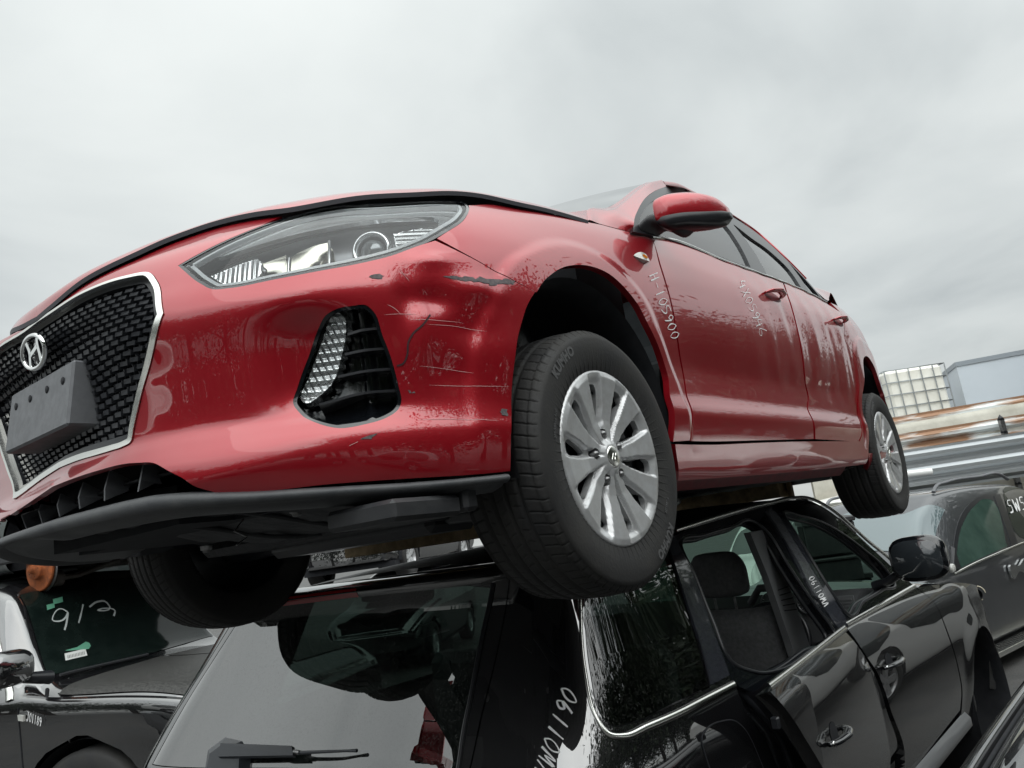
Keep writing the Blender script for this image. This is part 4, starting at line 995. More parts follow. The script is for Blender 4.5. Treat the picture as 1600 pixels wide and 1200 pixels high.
# ---- handles, side repeater
def handle(px, py, L_=.085):
    u0, v0 = SH.uv(px, py)
    for s in (1, -1):
        q = np.array([(u0+L_*math.cos(t), v0+.022*math.sin(t)*(1.0)) for t in np.linspace(0, 2*np.pi, 30, endpoint=False)])
        P_, N_ = SH.pn(q[:, 0], q[:, 1]); c, n_ = SH.pn([u0], [v0]); S = np.array([1, s, 1])
        cup = part('handle_recess', mir(panel_data(SH, q, step=.01, off=.0012, thick=0, fdisp=lambda u, v: 0*u), s), M_REDIN)
        us = np.linspace(u0-L_*1.0, u0+L_*1.0, 15); vs = v0+.006+.004*np.cos((us-u0)/L_*1.5); P2, N2 = SH.pn(us, vs)
        o_ = np.interp(np.linspace(-1, 1, 15), [-1, -.75, 0, .75, 1], [.004, .022, .034, .026, .006]); rr = np.interp(np.linspace(-1, 1, 15), [-1, -.8, 0, .8, 1], [.008, .013, .015, .014, .008])
        MB().tube((P2+N2*o_[:, None])*S, rr, 10, flat=.55).build('door_handle', M_RED, red)
handle(1208, 464); handle(1310, 504, .08)
for s in (1, -1):
    ru, rv = SH.uv(1002, 404); q = np.array([(ru-.045+.09*t, rv+.013*np.sin(np.pi*t)**.7*sg_) for sg_, tt_ in ((1, np.linspace(0, 1, 12)), (-1, np.linspace(1, 0, 12)[1:-1])) for t in tt_])
    part('side_repeater', mir(panel_data(SH, q, step=.006, off=.012, thick=.014, fdisp=lambda u, v: -.01*((u-ru)/.045)**2), s), mat('clear_lens', (.62, .62, .58), rough=.08, coat=1))
    q2 = q*[.35, .5]+np.array([ru+.004, rv])*(1-np.array([.35, .5])); part('bulb_amber', mir(panel_data(SH, q2, step=.006, off=.0125, thick=.0), s), mat('amber', (.7, .22, .02), rough=.2, coat=1))
# ---- scrapes, cracks and yard marks
M_SCR = mat('scraped_plastic', (.05, .05, .056), rough=.7, noise=(120, (.16, .13, .13), 6)); M_SCL = mat('pale_scratch', (.55, .36, .36), rough=.6); M_CRK = mat('crack_line', (.03, .004, .008), rough=.6)
def blot(pts, m_, name):
    Q = SH.outline(pts, 4); r_ = np.random.default_rng(int(pts[0][0])); Q = Q+r_.normal(0, .0016, Q.shape)*[1.6, .7]
    return part(name, panel_data(SH, Q, step=.006, off=.0009, thick=0), m_)
for k, pts in enumerate([[(712, 434), (730, 432), (750, 435), (775, 437), (792, 436), (804, 440), (800, 445), (780, 443), (766, 446), (752, 441), (735, 440)],
      [(690, 432), (706, 431), (726, 436), (716, 438)], [(577, 433), (598, 430), (599, 433), (585, 436)], [(640, 610), (647, 612), (641, 615)], [(781, 641), (793, 642), (792, 650), (785, 648)], [(562, 687), (594, 674), (578, 686)]]):
    blot(pts, M_SCR, 'scrape_mark')
L_ = []
for a, b in [((600, 492), (650, 491)), ((640, 500), (720, 504)), ((670, 602), (795, 604)), ((650, 656), (780, 658)), ((625, 422), (640, 440)), ((655, 572), (740, 583)), ((605, 476), (625, 490)), ((560, 690), (545, 697)), ((668, 507), (760, 518))]:
    L_.append([a, ((a[0]+b[0])/2, (a[1]+b[1])/2+random.uniform(-2, 2)), b])
for l_ in L_: strokes('scratch', SH, [l_], .0008, M_SCL, red, taper=True)
strokes('crack', SH, [[(672, 492), (660, 508), (645, 522), (638, 535), (636, 555), (630, 568), (620, 572)]], .0035, M_CRK, red, off=.0015)
M_CHALK = mat('white_paint_pen', (.8, .8, .8), rough=.8)
def glyphs(text, o, ux, uy, jit=0.0):
    """hand-lettered strokes in pixel space: o origin, ux advance vector for one character, uy the height vector"""
    G = {'0': [[(.5, 1), (.15, .7), (.15, .3), (.5, 0), (.85, .3), (.85, .7), (.5, 1)]], '1': [[(.45, 1), (.5, 0)]], '9': [[(.85, .75), (.5, 1), (.15, .75), (.45, .5), (.85, .72), (.75, .3), (.6, 0)]],
         'V': [[(.1, 1), (.45, 0), (.9, 1)]], 'W': [[(.05, 1), (.25, 0), (.5, .7), (.75, 0), (.95, 1)]], 'H': [[(.15, 1), (.2, 0)], [(.8, 1), (.85, 0)], [(.15, .5), (.85, .55)]], '-': [[(.1, .5), (.9, .5)]],
         '5': [[(.85, 1), (.3, 1), (.25, .6), (.7, .55), (.8, .2), (.2, .02)]], 'S': [[(.85, .95), (.3, .9), (.3, .6), (.8, .4), (.6, .05), (.15, .1)]], '3': [[(.1, .9), (.55, 1), (.8, .8), (.4, .55), (.85, .4), (.7, .05), (.1, .1)]],
         'J': [[(.1, 1), (.9, 1)], [(.6, 1), (.6, .2), (.3, 0), (.1, .2)]], '8': [[(.5, .5), (.2, .75), (.5, 1), (.8, .75), (.5, .5), (.15, .25), (.5, 0), (.85, .25), (.5, .5)]], 'X': [[(.1, 1), (.9, 0)], [(.85, 1), (.15, 0)]],
         '4': [[(.2, 1), (.15, .45), (.85, .45)], [(.7, .8), (.7, 0)]], '6': [[(.75, 1), (.25, .6), (.2, .15), (.6, 0), (.8, .3), (.3, .4)]], 'K': [[(.15, 1), (.15, 0)], [(.8, 1), (.2, .5), (.85, 0)]], '7': [[(.1, 1), (.9, 1), (.5, 0)]], 'Y': [[(.1, 1), (.5, .5)], [(.9, 1), (.5, .5), (.5, 0)]], '/': [[(.7, 1), (.3, 0)]], ' ': []}
    o = np.array(o, float); ux = np.array(ux, float); uy = np.array(uy, float); out_ = []
    for i, ch in enumerate(text):
        for st_ in G[ch]: out_.append([tuple(o+ux*(i+p[0]*.8)+uy*p[1]) for p in st_])
    return out_
strokes('yard_number', SH, glyphs('H-105900', (1013, 430), (4.6, 13.0), (13, -5)), .0034, M_CHALK, red, n=4, off=.002)
strokes('yard_number', SH, glyphs('4X05946', (1152, 443), (5.2, 12.0), (11, -5)), .0034, M_CHALK, red, n=4, off=.002)
# ------------------------------------------------------------------ the black SUV underneath
TX, TY, TZ, TYAW = -1.026, -.253, .03, rad(176.77)
TF = Frame((TX, TY, TZ), TYAW)
suv = thing('suv_car', 'glossy black SUV with open rear door carrying the red hatchback', 'car', (TX, TY, TZ), TYAW)
M_BPT = dusty('black_paint', (.005, .005, .006), (.10, .095, .09), .06, 5, rough=.35, spec=.2, coat=1, coatr=.003, cior=2.6)
M_DUSTR = mat('dusty_black_roof', (.012, .012, .014), rough=.5, spec=.3, noise=(40, (.05, .05, .05), 9, .2))
def wrap_skin(curve, levels, du=.02, dv=.015, L_=.7, ny=None, xr=-.99, left=1.7, lw=1.22, skew=.40):
    """curve: plan at the belt from the rear centre round to the nose; levels: (z, rear inset, side inset)"""
    c = catmull([(curve[0][0]*2-curve[1][0] if 0 else curve[1][0], -curve[1][1])]+curve, 30)[30:]
    s_ = np.r_[0, np.cumsum(np.linalg.norm(np.diff(c, axis=0), axis=1))]; Uq = np.arange(0, s_[-1], du)
    x = gauss(np.interp(Uq, s_, c[:, 0]), 2, 0); y = gauss(np.interp(Uq, s_, c[:, 1]), 2, 0)
    lv = np.array(levels); Vq = np.arange(lv[0, 0], lv[-1, 0]+1e-6, dv)
    rx = gauss(pchip(lv[:, 0], lv[:, 1], Vq), 1, 0); sy = gauss(pchip(lv[:, 0], lv[:, 2], Vq), 1, 0)
    X_ = np.where(x[:, None] < xr+L_, xr+rx[None]+(x[:, None]-xr)*(1-rx[None]/L_), x[:, None])
    Y_ = y[:, None]*(1-sy[None]/.945)
    T_ = np.stack([X_, Y_, np.broadcast_to(Vq[None], X_.shape)], 2)
    k = int(left/du)
    Tl = T_[1:k][::-1]*np.array([1, -lw, 1]); Tl[:, :, 0] -= skew*sstep(-Tl[:, :, 1]*-1, 0, 1.3)*1.0; T_ = np.concatenate([Tl, T_], 0); Uq = np.concatenate([-Uq[1:k][::-1], Uq]); xx = np.concatenate([x[1:k][::-1], x])
    return Uq, Vq, T_, (Uq, xx)
curve = [(-.995, 0), (-.985, -.30), (-.955, -.56), (-.90, -.74), (-.79, -.86), (-.60, -.922), (-.25, -.938), (.3, -.945), (1, -.95), (1.8, -.95), (2.4, -.955), (2.9, -.96), (3.3, -.92), (3.6, -.80), (3.75, -.5), (3.8, 0)]
levels = [(.30, .06, .06), (.5, .0, .015), (.62, -.015, -.005), (.80, -.012, -.010), (.92, 0, -.004), (1.02, .015, .006), (1.07, .02, .014), (1.11, .045, .024), (1.25, .125, .075), (1.4, .205, .14), (1.55, .28, .20), (1.66, .325, .25), (1.72, .35, .29)]
Uq, Vq, T2_, ux2 = wrap_skin(curve, levels)
def suv_disp(u, v):
    x = np.interp(u, ux2[0], ux2[1]); d = np.zeros_like(u)
    for cx_, cz_ in ((0, .38), (2.855, .38)):
        r = np.hypot(x-cx_, v-cz_); d += .010*(1-sstep(r, .42, .57))*sstep(np.abs(u), 1.2, 1.4)
    return d
TS = Surf(Uq, Vq, T2_, TF, suv_disp)

def spart(nm, D, m_, parent=None): return mesh_obj(nm, D[0], D[1], m_, parent or suv, normals=D[2])
def spanel(nm, surf, pts, m_, holes=(), parent=None, n=7, **k):
    o = pts if isinstance(pts, np.ndarray) else surf.outline(pts, n); return spart(nm, panel_data(surf, o, holes, **k), m_, parent)
def tu(x): i = np.argsort(ux2[1][ux2[0] > 1.0]); return float(np.interp(x, ux2[1][ux2[0] > 1.0][i], ux2[0][ux2[0] > 1.0][i]))
def tarch(cx, a0, a1, r=.43, n=16): return [('uv', tu(cx+r*math.cos(a)), .38+r*math.sin(a)) for a in np.linspace(rad(a0), rad(a1), n)]
# tailgate with its glass
glass_o = [(768, 917, True), (752, 990), (735, 1080), (722, 1145), ('uv', .49, 1.10, True), ('uv', .2, 1.085), ('uv', -.3, 1.085), ('uv', -.74, 1.10, True), ('uv', -.77, 1.35), ('uv', -.745, 1.585, True), ('uv', -.3, 1.60), ('uv', .3, 1.60)]
go = TS.outline(glass_o, 7)
seam_t = [('uv', .70, 1.60), ('uv', .625, 1.40), ('uv', .56, 1.22), ('uv', .53, 1.05), ('uv', .54, .80), ('uv', .56, .55, True)]
tg_o = [('uv', .70, 1.625, True)]+seam_t[1:]+[('uv', -.62, .55, True), ('uv', -.66, .9), ('uv', -.80, 1.15), ('uv', -.81, 1.4), ('uv', -.79, 1.615, True)]
tailg = spanel('tailgate', TS, tg_o, M_BPT, [shrink(go, -.003)], step=.02, thick=.03)
G_BACK = glassy('dusty_privacy_glass', (.05, .075, .065), .004, 4.5, .35)
spanel('tailgate_glass', TS, go, G_BACK, parent=tailg, step=.03, thick=0, off=-.001)
Q = TS.outline([(771, 912), (755, 990), (738, 1080), (725, 1145), ('uv', .50, 1.09)], 8, False)
P_, N_ = TS.pn(Q[:, 0], Q[:, 1]); MB().tube(P_+N_*.002, .007, 8).build('glass_seal', M_BLKS, tailg)
# left body corner, seen past the tailgate as an edge
spanel('left_rear_corner', TS, [('uv', -.80, 1.62, True), ('uv', -.82, 1.35), ('uv', -.81, 1.12), ('uv', -.68, .9), ('uv', -.64, .5, True), ('uv', -1.3, .5, True), ('uv', -1.5, .9), ('uv', -1.6, 1.62, True)], M_BPT, step=.03, thick=.03)
# side: rear pillar and quarter panel
qg = [(914, 930), (916, 990), (924, 1055), (938, 1112), (955, 1131), (985, 1128), (1045, 1102), (1108, 1072, True), (1085, 985), (1060, 905), (1040, 852), ('uv', 1.66, 1.625, True), ('uv', 1.3, 1.615), ('uv', 1.08, 1.59)]
qgo = TS.outline(qg, 7)
qp = [('uv', .705, 1.62, True), ('uv', 1.2, 1.655), ('uv', 1.76, 1.665), (1053, 838, True), (1082, 900), (1112, 985), (1139, 1057, True), (1147, 1068, True), (1165, 1110), (1197, 1156), (1216, 1200), ('uv', tu(.38), .72), ('uv', tu(.45), .45, True)]+tarch(0, 8, 186)+[('uv', tu(-.60), .36), ('uv', .72, .38), ('uv', .565, .55, True), ('uv', .545, .80), ('uv', .535, 1.05), ('uv', .565, 1.22), ('uv', .63, 1.40)]
spanel('quarter_panel', TS, qp, M_BPT, [shrink(qgo, -.004)], step=.018, thick=.035)
spanel('quarter_glass', TS, qgo, glassy('dusty_quarter_glass', (.07, .10, .09), 0, 2.2, .12), step=.05, thick=0, off=-.002)
Q = TS.outline([('uv', 1.0, 1.60), (906, 935), (908, 990), (914, 1050), (928, 1113), (948, 1145), (975, 1150), (1010, 1136), (1075, 1107), (1147, 1070)], 8, False)
P_, N_ = TS.pn(Q[:, 0], Q[:, 1]); T_ = np.gradient(P_, axis=0); S_ = np.cross(T_, N_); S_ /= np.linalg.norm(S_, axis=1)[:, None]
wd = np.interp(np.linspace(0, 1, len(P_)), [0, .5, .7, 1], [.004, .005, .010, .0115])[:, None]
cg_ = np.stack([P_-S_*wd*1.1, P_-S_*wd+N_*.006, P_+S_*wd*.2+N_*.008, P_+S_*wd+N_*.005, P_+S_*wd*1.1], 0)
grid_mesh('window_chrome', cg_, M_SAT, suv, flip=True)
M_GLP = mat('grey_gloss_pillar', (.03, .032, .04), rough=.12, coat=1, coatr=.03)
spanel('pillar_cover', TS, [(1040, 846, True), (1052, 838, True), (1082, 900), (1112, 985), (1138, 1056, True), (1110, 1070, True), (1086, 985), (1060, 905)], M_GLP, step=.02, thick=.012, off=.006)
# fuel flap
ff = TS.outline([(1096, 1152), (1103, 1140), (1128, 1127), (1148, 1127), (1163, 1140), (1180, 1172), (1196, 1215), ('uv', 1.5, .93), ('uv', 1.36, .93), (1108, 1200)], 6)
spanel('fuel_flap', TS, ff, M_BPT, step=.02, thick=.004, off=.003)
P_, N_ = TS.pn(ff[:, 0], ff[:, 1]); MB().tube(P_+N_*.0015, .0025, 6, True).build('flap_seam', M_VOID, suv)
# window frames of both doors and the roof side, one pressing
rear_hole = [(1064, 852), (1100, 836), (1145, 823), (1180, 816), (1196, 828), (1230, 880), (1270, 940), (1305, 990), (1270, 1014), (1215, 1048), (1180, 1050), (1140, 1030), (1112, 965), (1088, 905)]
front_hole = [(1226, 806), (1254, 807), (1284, 816), (1315, 833), (1350, 859), (1382, 887), (1397, 908), (1380, 921), (1350, 939), (1321, 956), (1300, 925), (1265, 868), (1240, 828)]
rh, fh = TS.outline(rear_hole, 6), TS.outline(front_hole, 6)
sf = [(1053, 838, True), (1080, 825), (1150, 800), (1240, 781), (1264, 782), (1292, 796), (1350, 845), (1405, 896), (1429, 916, True), (1375, 947), (1321, 976), (1300, 990), (1200, 1062), (1175, 1080), (1142, 1066, True), (1112, 985), (1082, 900)]
side_frame = spanel('side_frame', TS, sf, M_PIANO, [rh, fh], step=.025, thick=.05)
for h_, nm in ((rh, 'rear_door_seal'), (fh, 'front_door_seal')):
    P_, N_ = TS.pn(h_[:, 0], h_[:, 1]); MB().tube(P_-N_*.002, .008, 8, True).build(nm, M_BLKS, side_frame); MB().tube(P_*[1, .985, 1]-N_*.03, .010, 8, True).build(nm, M_BLKS, side_frame)
ro = TS.outline([(1053, 830), (1100, 815), (1150, 800), (1200, 787), (1240, 779), (1264, 780), (1292, 793), (1350, 842), (1405, 892), (1412, 902)], 8, False)
P_, N_ = TS.pn(ro[:, 0], ro[:, 1]); MB().tube(P_+N_*.006, .0085, 8).build('roof_moulding', M_SAT, suv)
# gloss strip on the centre pillar, split by the door gap
spanel('centre_pillar_cover', TS, [(1202, 802, True), (1214, 799), (1228, 812), (1262, 872), (1300, 935), (1322, 972), (1308, 982, True), (1290, 955), (1250, 895)], M_GLP, step=.02, thick=.01, off=.005)
spanel('centre_pillar_highlight', TS, [(1195, 800, True), (1203, 797), (1240, 850), (1262, 885), (1290, 940), (1276, 936), (1245, 880)], mat('pillar_highlight_grey', (.10, .105, .115), rough=.25, coat=1), step=.02, thick=.01, off=.009)  # highlight along the gloss pillar, painted as a lighter grey strip
strokes('yard_number', TS, glyphs('VW01190', (1292, 946), (-3.6, -6.6), (-8, 4.5)), .0045, M_CHALK, suv, off=.012, n=3)
strokes('yard_number', TS, glyphs('VW01190', (858, 1222), (6.6, -19.5), (-23, -21)), .0055, M_CHALK, suv, off=.002, n=4)
# front door
fdo = [(1431, 919, True), (1462, 946), (1480, 990), (1496, 1042), (1502, 1088), ('uv', tu(2.20), .50, True), ('uv', tu(1.2), .46, True), (1412, 1165), (1393, 1112), (1372, 1053), (1351, 1021), (1323, 981, True)]
fdoor = spanel('front_door', TS, fdo, M_BPT, step=.02, thick=.04)
def chrome_strip(surf, pts, wd, parent, off=0):
    Q = surf.outline(pts, 8, False); P_, N_ = surf.pn(Q[:, 0], Q[:, 1]); P_ = P_+N_*off; T_ = np.gradient(P_, axis=0); S_ = np.cross(T_, N_); S_ /= np.linalg.norm(S_, axis=1)[:, None]
    G = np.stack([P_-S_*wd*1.05, P_-S_*wd+N_*.006, P_+N_*.009, P_+S_*wd+N_*.006, P_+S_*wd*1.05], 0); grid_mesh('belt_chrome', G, M_SAT, parent, flip=True)
chrome_strip(TS, [(1322, 977), (1375, 947), (1429, 916)], .011, fdoor)
# rear door, ajar: its skin swings out from the hinge line
HX = 1.02
TSD = Surf(Uq, Vq, T2_, TF, lambda u, v: np.maximum(0, HX-np.interp(u, ux2[0], ux2[1]))*.13)
rdo = [(1203, 1080, True), (1262, 1032), (1318, 984, True), (1346, 1018), (1366, 1053), (1386, 1112), (1402, 1165), ('uv', tu(1.0), .60), ('uv', tu(.98), .46, True), ('uv', tu(.50), .46, True), ('uv', tu(.46), .66), (1290, 1206), (1262, 1160), (1228, 1108)]
rdoor = spanel('rear_door', TSD, rdo, M_BPT, step=.02, thick=.05)
chrome_strip(TSD, [(1201, 1074), (1262, 1027), (1320, 982)], .012, rdoor)
# dark jamb inside the opening
M_JAMB = mat('black_jamb', (.01, .01, .012), rough=.35, coat=.6, coatr=.2)
jamb = spanel('door_jamb', TS, [('uv', tu(-.20), 1.13, True), ('uv', tu(1.0), 1.13, True), ('uv', tu(1.0), .45, True), ('uv', tu(.45), .45), ('uv', tu(.2), .9)], M_JAMB, step=.05, thick=0, off=-.13)
for k, (px, py) in enumerate([(1160, 1095), (1205, 1120), (1225, 1150)]):
    c = TS.pt(px, py, -.10); b_ = MB(); b_.lathe([(.012, 0), (.016, .004), (.020, .0), (.02, -.02)], 16, 'y', c*[1, 1, 1]); b_.build('jamb_grommet', M_BLKS, jamb)
Q = TS.outline([(1140, 1050), (1175, 1085), (1205, 1120), (1235, 1160), (1250, 1200)], 8, False); P_, N_ = TS.pn(Q[:, 0], Q[:, 1])
MB().tube(P_-N_*.03, .012, 8).build('door_opening_seal', M_BLKS, jamb); MB().tube(P_*[1, .98, 1]-N_*.07+[.02, 0, 0], .008, 8).build('door_opening_seal', M_VOID, jamb)
MB().box((-.008, -.012, -.015), (.012, .012, .02), o=TSD.pt(1222, 1130, -.02), bev=.004).build('door_latch', M_BLKS, rdoor)
# handles: a cup and a stout bar
def suv_handle(surf, px, py, parent, sc=1.0):
    c = surf.uv(px, py); q = np.array([(c[0]+.045*sc*math.cos(t), c[1]+.038*sc*math.sin(t)) for t in np.linspace(0, 2*np.pi, 28, endpoint=False)])
    spanel('handle_cup', surf, q, M_VOID, parent=parent, step=.012, thick=0, off=.0015)
    us = np.linspace(c[0]-.105*sc, c[0]+.105*sc, 17); P_, N_ = surf.pn(us, np.full(17, c[1]-.006)); w_ = np.linspace(-1, 1, 17)
    off = np.interp(w_, [-1, -.7, 0, .7, 1], [.006, .03, .042, .032, .008]); rr = np.interp(w_, [-1, -.8, 0, .7, .85, 1], [.012, .016, .018, .018, .02, .016])
    MB().tube(P_+N_*off[:, None], rr*sc, 12, flat=.6).build('door_handle', M_PIANO, parent)
    k_, n_ = surf.pn([c[0]-.10*sc], [c[1]-.006]); MB().lathe([(.0, .0), (.008, 0), (.010, .004)], 14, 'y', k_[0]+n_[0]*.026).build('key_lock', M_CHR, parent)
suv_handle(TSD, 1303, 1147, rdoor); suv_handle(TS, 1389, 1034, fdoor)
# front fender with open arch, bonnet, nose
fe = [(1432, 918, True), ('uv', tu(2.3), 1.128), ('uv', tu(2.7), 1.085), ('uv', tu(3.1), 1.02), ('uv', tu(3.45), .95, True), ('uv', tu(3.5), .5, True), ('uv', tu(3.30), .42, True)]+tarch(2.855, -4, 184, .425)+[('uv', tu(2.21), .44, True), (1504, 1088), (1497.5, 1042), (1482, 990), (1463, 946)]
spanel('front_fender', TS, fe, M_BPT, step=.02, thick=.04)
b_ = MB().lathe([(.43, -.955), (.415, -.93), (.43, -.85), (.43, -.60), (.0, -.60)], 32, 'y', (2.855, 0, .38), rad(-50), rad(230)); b_.build('wheel_arch_liner', M_VOID, suv)
b_ = MB().lathe([(.0, -.84), (.07, -.84), (.075, -.80), (.15, -.80), (.15, -.775), (.05, -.775)], 32, 'y', (2.855, 0, .38)); b_.build('brake_disc', M_STEEL, suv)
b_ = MB().lathe([(.20, -.93), (.25, -.95), (.35, -.945), (.365, -.92), (.365, -.72), (.2, -.72)], 48, 'y', (0, 0, .36)); b_.build('rear_wheel', M_RUB, suv)
b_ = MB().lathe([(.20, .72), (.365, .72), (.365, .92), (.35, .945), (.25, .95), (.20, .93)], 48, 'y', (0, 0, .36)); b_.build('rear_wheel', M_RUB, suv)
hx = np.array([1.95, 2.2, 2.6, 2.95, 3.2, 3.4]); hz = np.array([1.10, 1.13, 1.085, 1.03, .98, .93])+.012; hy = np.array([.90, .89, .87, .85, .78, .66])
G = np.array([[[x, -y*t, z+.06*(1-abs(t)**2.5)] for t in (1, .95, .8, .5, 0, -.5, -.8, -.95, -1)] for x, y, z in zip(hx, hy, hz)]); grid_mesh('bonnet', dense_grid(G, 5, 4), M_BPT, suv)
nose = np.array([[3.40+.06*math.cos(t), -.80*math.sin(t), .9] for t in np.linspace(1.55, 0, 20)]); G = np.stack([nose, nose*[1, 1, .5]+[.02, 0, .0], nose*[1, 1, .33]], 0)
G = np.concatenate([G, (G*[1, -1, 1])[:, ::-1]], 1); grid_mesh('front_panel', G, M_VOID, suv, flip=True)
spanel('left_side', TS, [('uv', -1.45, 1.0, True), ('uv', -1.68, 1.0, True), ('uv', -1.68, .45, True), ('uv', -1.35, .45, True)], M_BPT, step=.05, thick=0)
lp = np.array([(x, .95, z) for x in (-.3, 1, 2, 3, 3.4) for z in (.4, .8, 1.1)]).reshape(5, 3, 3); grid_mesh('left_side', lp, M_BPT, suv)
# roof and spoiler
xr_ = np.array([-.60, -.3, .1, .5, .9, 1.2, 1.34, 1.42]); rg_ = []
for x in xr_:
    u_ = tu(x) if x > -.75 else .7; zed = np.interp(x, [-.60, -.3, .1, .6, 1.0, 1.3, 1.42], [1.625, 1.648, 1.664, 1.685, 1.692, 1.700, 1.69]); P_ = TS.f(np.array([u_]), np.array([zed]))[0]
    rg_.append([[x, P_[1]*t*(1 if t > 0 else 1.15), zed+.028*(1-abs(t)**2.2)] for t in (1, .97, .85, .6, .3, 0, -.4, -.8, -1)])
rgd = dense_grid(np.array(rg_), 5, 4); grid_mesh('roof', rgd, M_DUSTR, suv)
uu = np.linspace(-.80, .735, 40); P_, N_ = TS.pn(uu, np.full(40, 1.60)); N_[:, 2] = 0; N_ /= np.linalg.norm(N_, axis=1)[:, None]; up = np.array([0, 0, 1.0])
ef = np.interp(uu, [-.80, -.74, .66, .735], [.2, 1, 1, .25])[:, None]
rowsS = [P_-N_*.22+up*.035, P_-N_*.08+up*.038*ef, P_+N_*.05*ef+up*.032*ef, P_+N_*.115*ef+up*.018*ef, P_+N_*.118*ef+up*.006*ef, P_+N_*.108*ef-up*.012*ef, P_+N_*.06*ef-up*.016*ef, P_-N_*.01-up*.012]
spoil = grid_mesh('roof_spoiler', np.array(rowsS), M_BPT, suv, flip=False)
i0, i1 = [int(np.argmin(abs(uu-TS.uv(*p)[0]))) for p in ((445, 928), (592, 922))]
M_REDL = mat('red_lens', (.28, .01, .012), rough=.15, coat=1)
sl = np.array(rowsS)[3:6, min(i0, i1):max(i0, i1)+1]+N_[min(i0, i1):max(i0, i1)+1]*.002; grid_mesh('high_brake_light', sl, M_REDL, spoil)
MB().tube(np.array(rowsS)[4]+up*.001, .003, 6).build('spoiler_edge', M_PIANO, spoil)
# rear wiper
wp = lambda px, py, off: TS.pt(px, py, off)
pod = MB(); a_, b1 = wp(330, 1195, .0), wp(385, 1160, .0); c_ = wp(356, 1172, .0); n_ = TS.pn(*[[k] for k in TS.uv(356, 1172)])[1][0]
ring1 = [wp(*p, 0) for p in ((318, 1215), (325, 1172), (352, 1152), (378, 1158), (392, 1180), (392, 1215))]; ring2 = [wp(*p, .035) for p in ((332, 1212), (338, 1182), (356, 1168), (374, 1168), (384, 1184), (384, 1212))]
pod.hull(ring1, ring2); M_WIP = mat('wiper_plastic', (.045, .05, .058), rough=.4)
wiper = pod.build('rear_wiper', M_WIP, suv)
arm = MB(); A0 = [wp(*p, .03) for p in ((358, 1168), (470, 1172), (472, 1188), (354, 1190))]; A1 = [wp(*p, .045) for p in ((358, 1166), (470, 1171), (472, 1187), (354, 1188))]; arm.hull(A0, A1); arm.build('wiper_arm', M_WIP, wiper)
MB().tube([wp(468, 1180, .036), wp(480, 1181, .036)], [.009, .007], 10).build('wiper_joint', M_STEEL, wiper)
MB().tube([wp(478, 1181, .034), wp(552, 1177, .026), wp(566, 1176, .022)], [.006, .004, .0055], 10).build('wiper_tip', M_WIP, wiper)
# cabin
M_SEAT = mat('dark_seat_cloth', (.26, .262, .268), rough=.75, noise=(60, .7, 5), bump=(150, .3, .004)); M_TRIM = mat('grey_cabin_trim', (.16, .165, .17), rough=.6); M_DASH = mat('dashboard_plastic', (.07, .072, .076), rough=.55)
fl = MB(); fl.box((-.8, -.80, .45), (1.9, .85, .5)); fl.build('cabin_floor', M_VOID, suv)
def suvseat(x, y):
    prof = catmull([(x+.42, .68), (x+.40, .76), (x+.05, .76), (x-.06, .95), (x-.16, 1.25), (x-.24, 1.26), (x-.20, .9), (x-.10, .64), (x+.3, .60)], 4, True)
    b_ = MB(); n_ = len(prof); ys = [y-.25, y-.235, y-.12, y+.12, y+.235, y+.25]; sc_ = [.90, 1, .96, .96, 1, .9]; c0 = prof.mean(0)
    V_ = [[(c0[0]+(p[0]-c0[0])*k, yy, c0[1]+(p[1]-c0[1])*k) for p in prof] for yy, k in zip(ys, sc_)]
    V_ = np.array(V_).reshape(-1, 3); F_ = [(i*n_+j, i*n_+(j+1) % n_, (i+1)*n_+(j+1) % n_, (i+1)*n_+j) for i in range(5) for j in range(n_)]+[tuple(range(n_))[::-1], tuple(range(5*n_, 6*n_))]
    b_.add(V_, F_, True); s_ = b_.build('seat', M_SEAT, suv)
    lump('headrest', [((x-.215+dx_, y, z_), (hx_, 0, 0), (0, hy_, 0)) for z_, dx_, hx_, hy_ in ((1.305, 0, .03, .09), (1.32, .0, .052, .125), (1.38, -.005, .060, .138), (1.46, -.01, .052, .13), (1.50, -.015, .03, .10), (1.51, -.015, .012, .05))], M_SEAT, s_, 24)
    for q_ in (-.05, .05): MB().tube([(x-.205, y+q_, 1.24), (x-.21, y+q_, 1.33)], .006, 8).build('headrest_post', M_STEEL, s_)
HR = TF.at(1125, 905, 1, -.40); SX = HR[0]+.215
if DEBUG: print('headrest', HR, 'dial', TF.at(1298, 925, 0, 1.55), TF.at(1200, 938, 0, 1.55))
suvseat(SX, -.40); suvseat(SX, .42); bn = MB(); bn.box((SX-1.15, -.6, .6), (SX-1.0, .65, 1.25), bev=.04); bn.build('rear_bench', M_SEAT, suv)
ds = MB(); prof = [(1.45, .85), (1.42, 1.0), (1.46, 1.18), (1.56, 1.225), (1.75, 1.20), (1.98, 1.13), (1.98, .7), (1.6, .7)]
ds.hull([(p[0], -.80, p[1]) for p in prof], [(p[0], .86, p[1]) for p in prof]); dash = ds.build('dashboard', M_DASH, suv)
hood_ = MB().tube([(1.46, -.68, 1.20), (1.42, -.60, 1.275), (1.42, -.34, 1.275), (1.46, -.26, 1.20)], .02, 8); hood_.build('instrument_hood', M_DASH, dash)
M_DIAL = mat('dial_face', (.25, .26, .27), rough=.3, metal=.4)
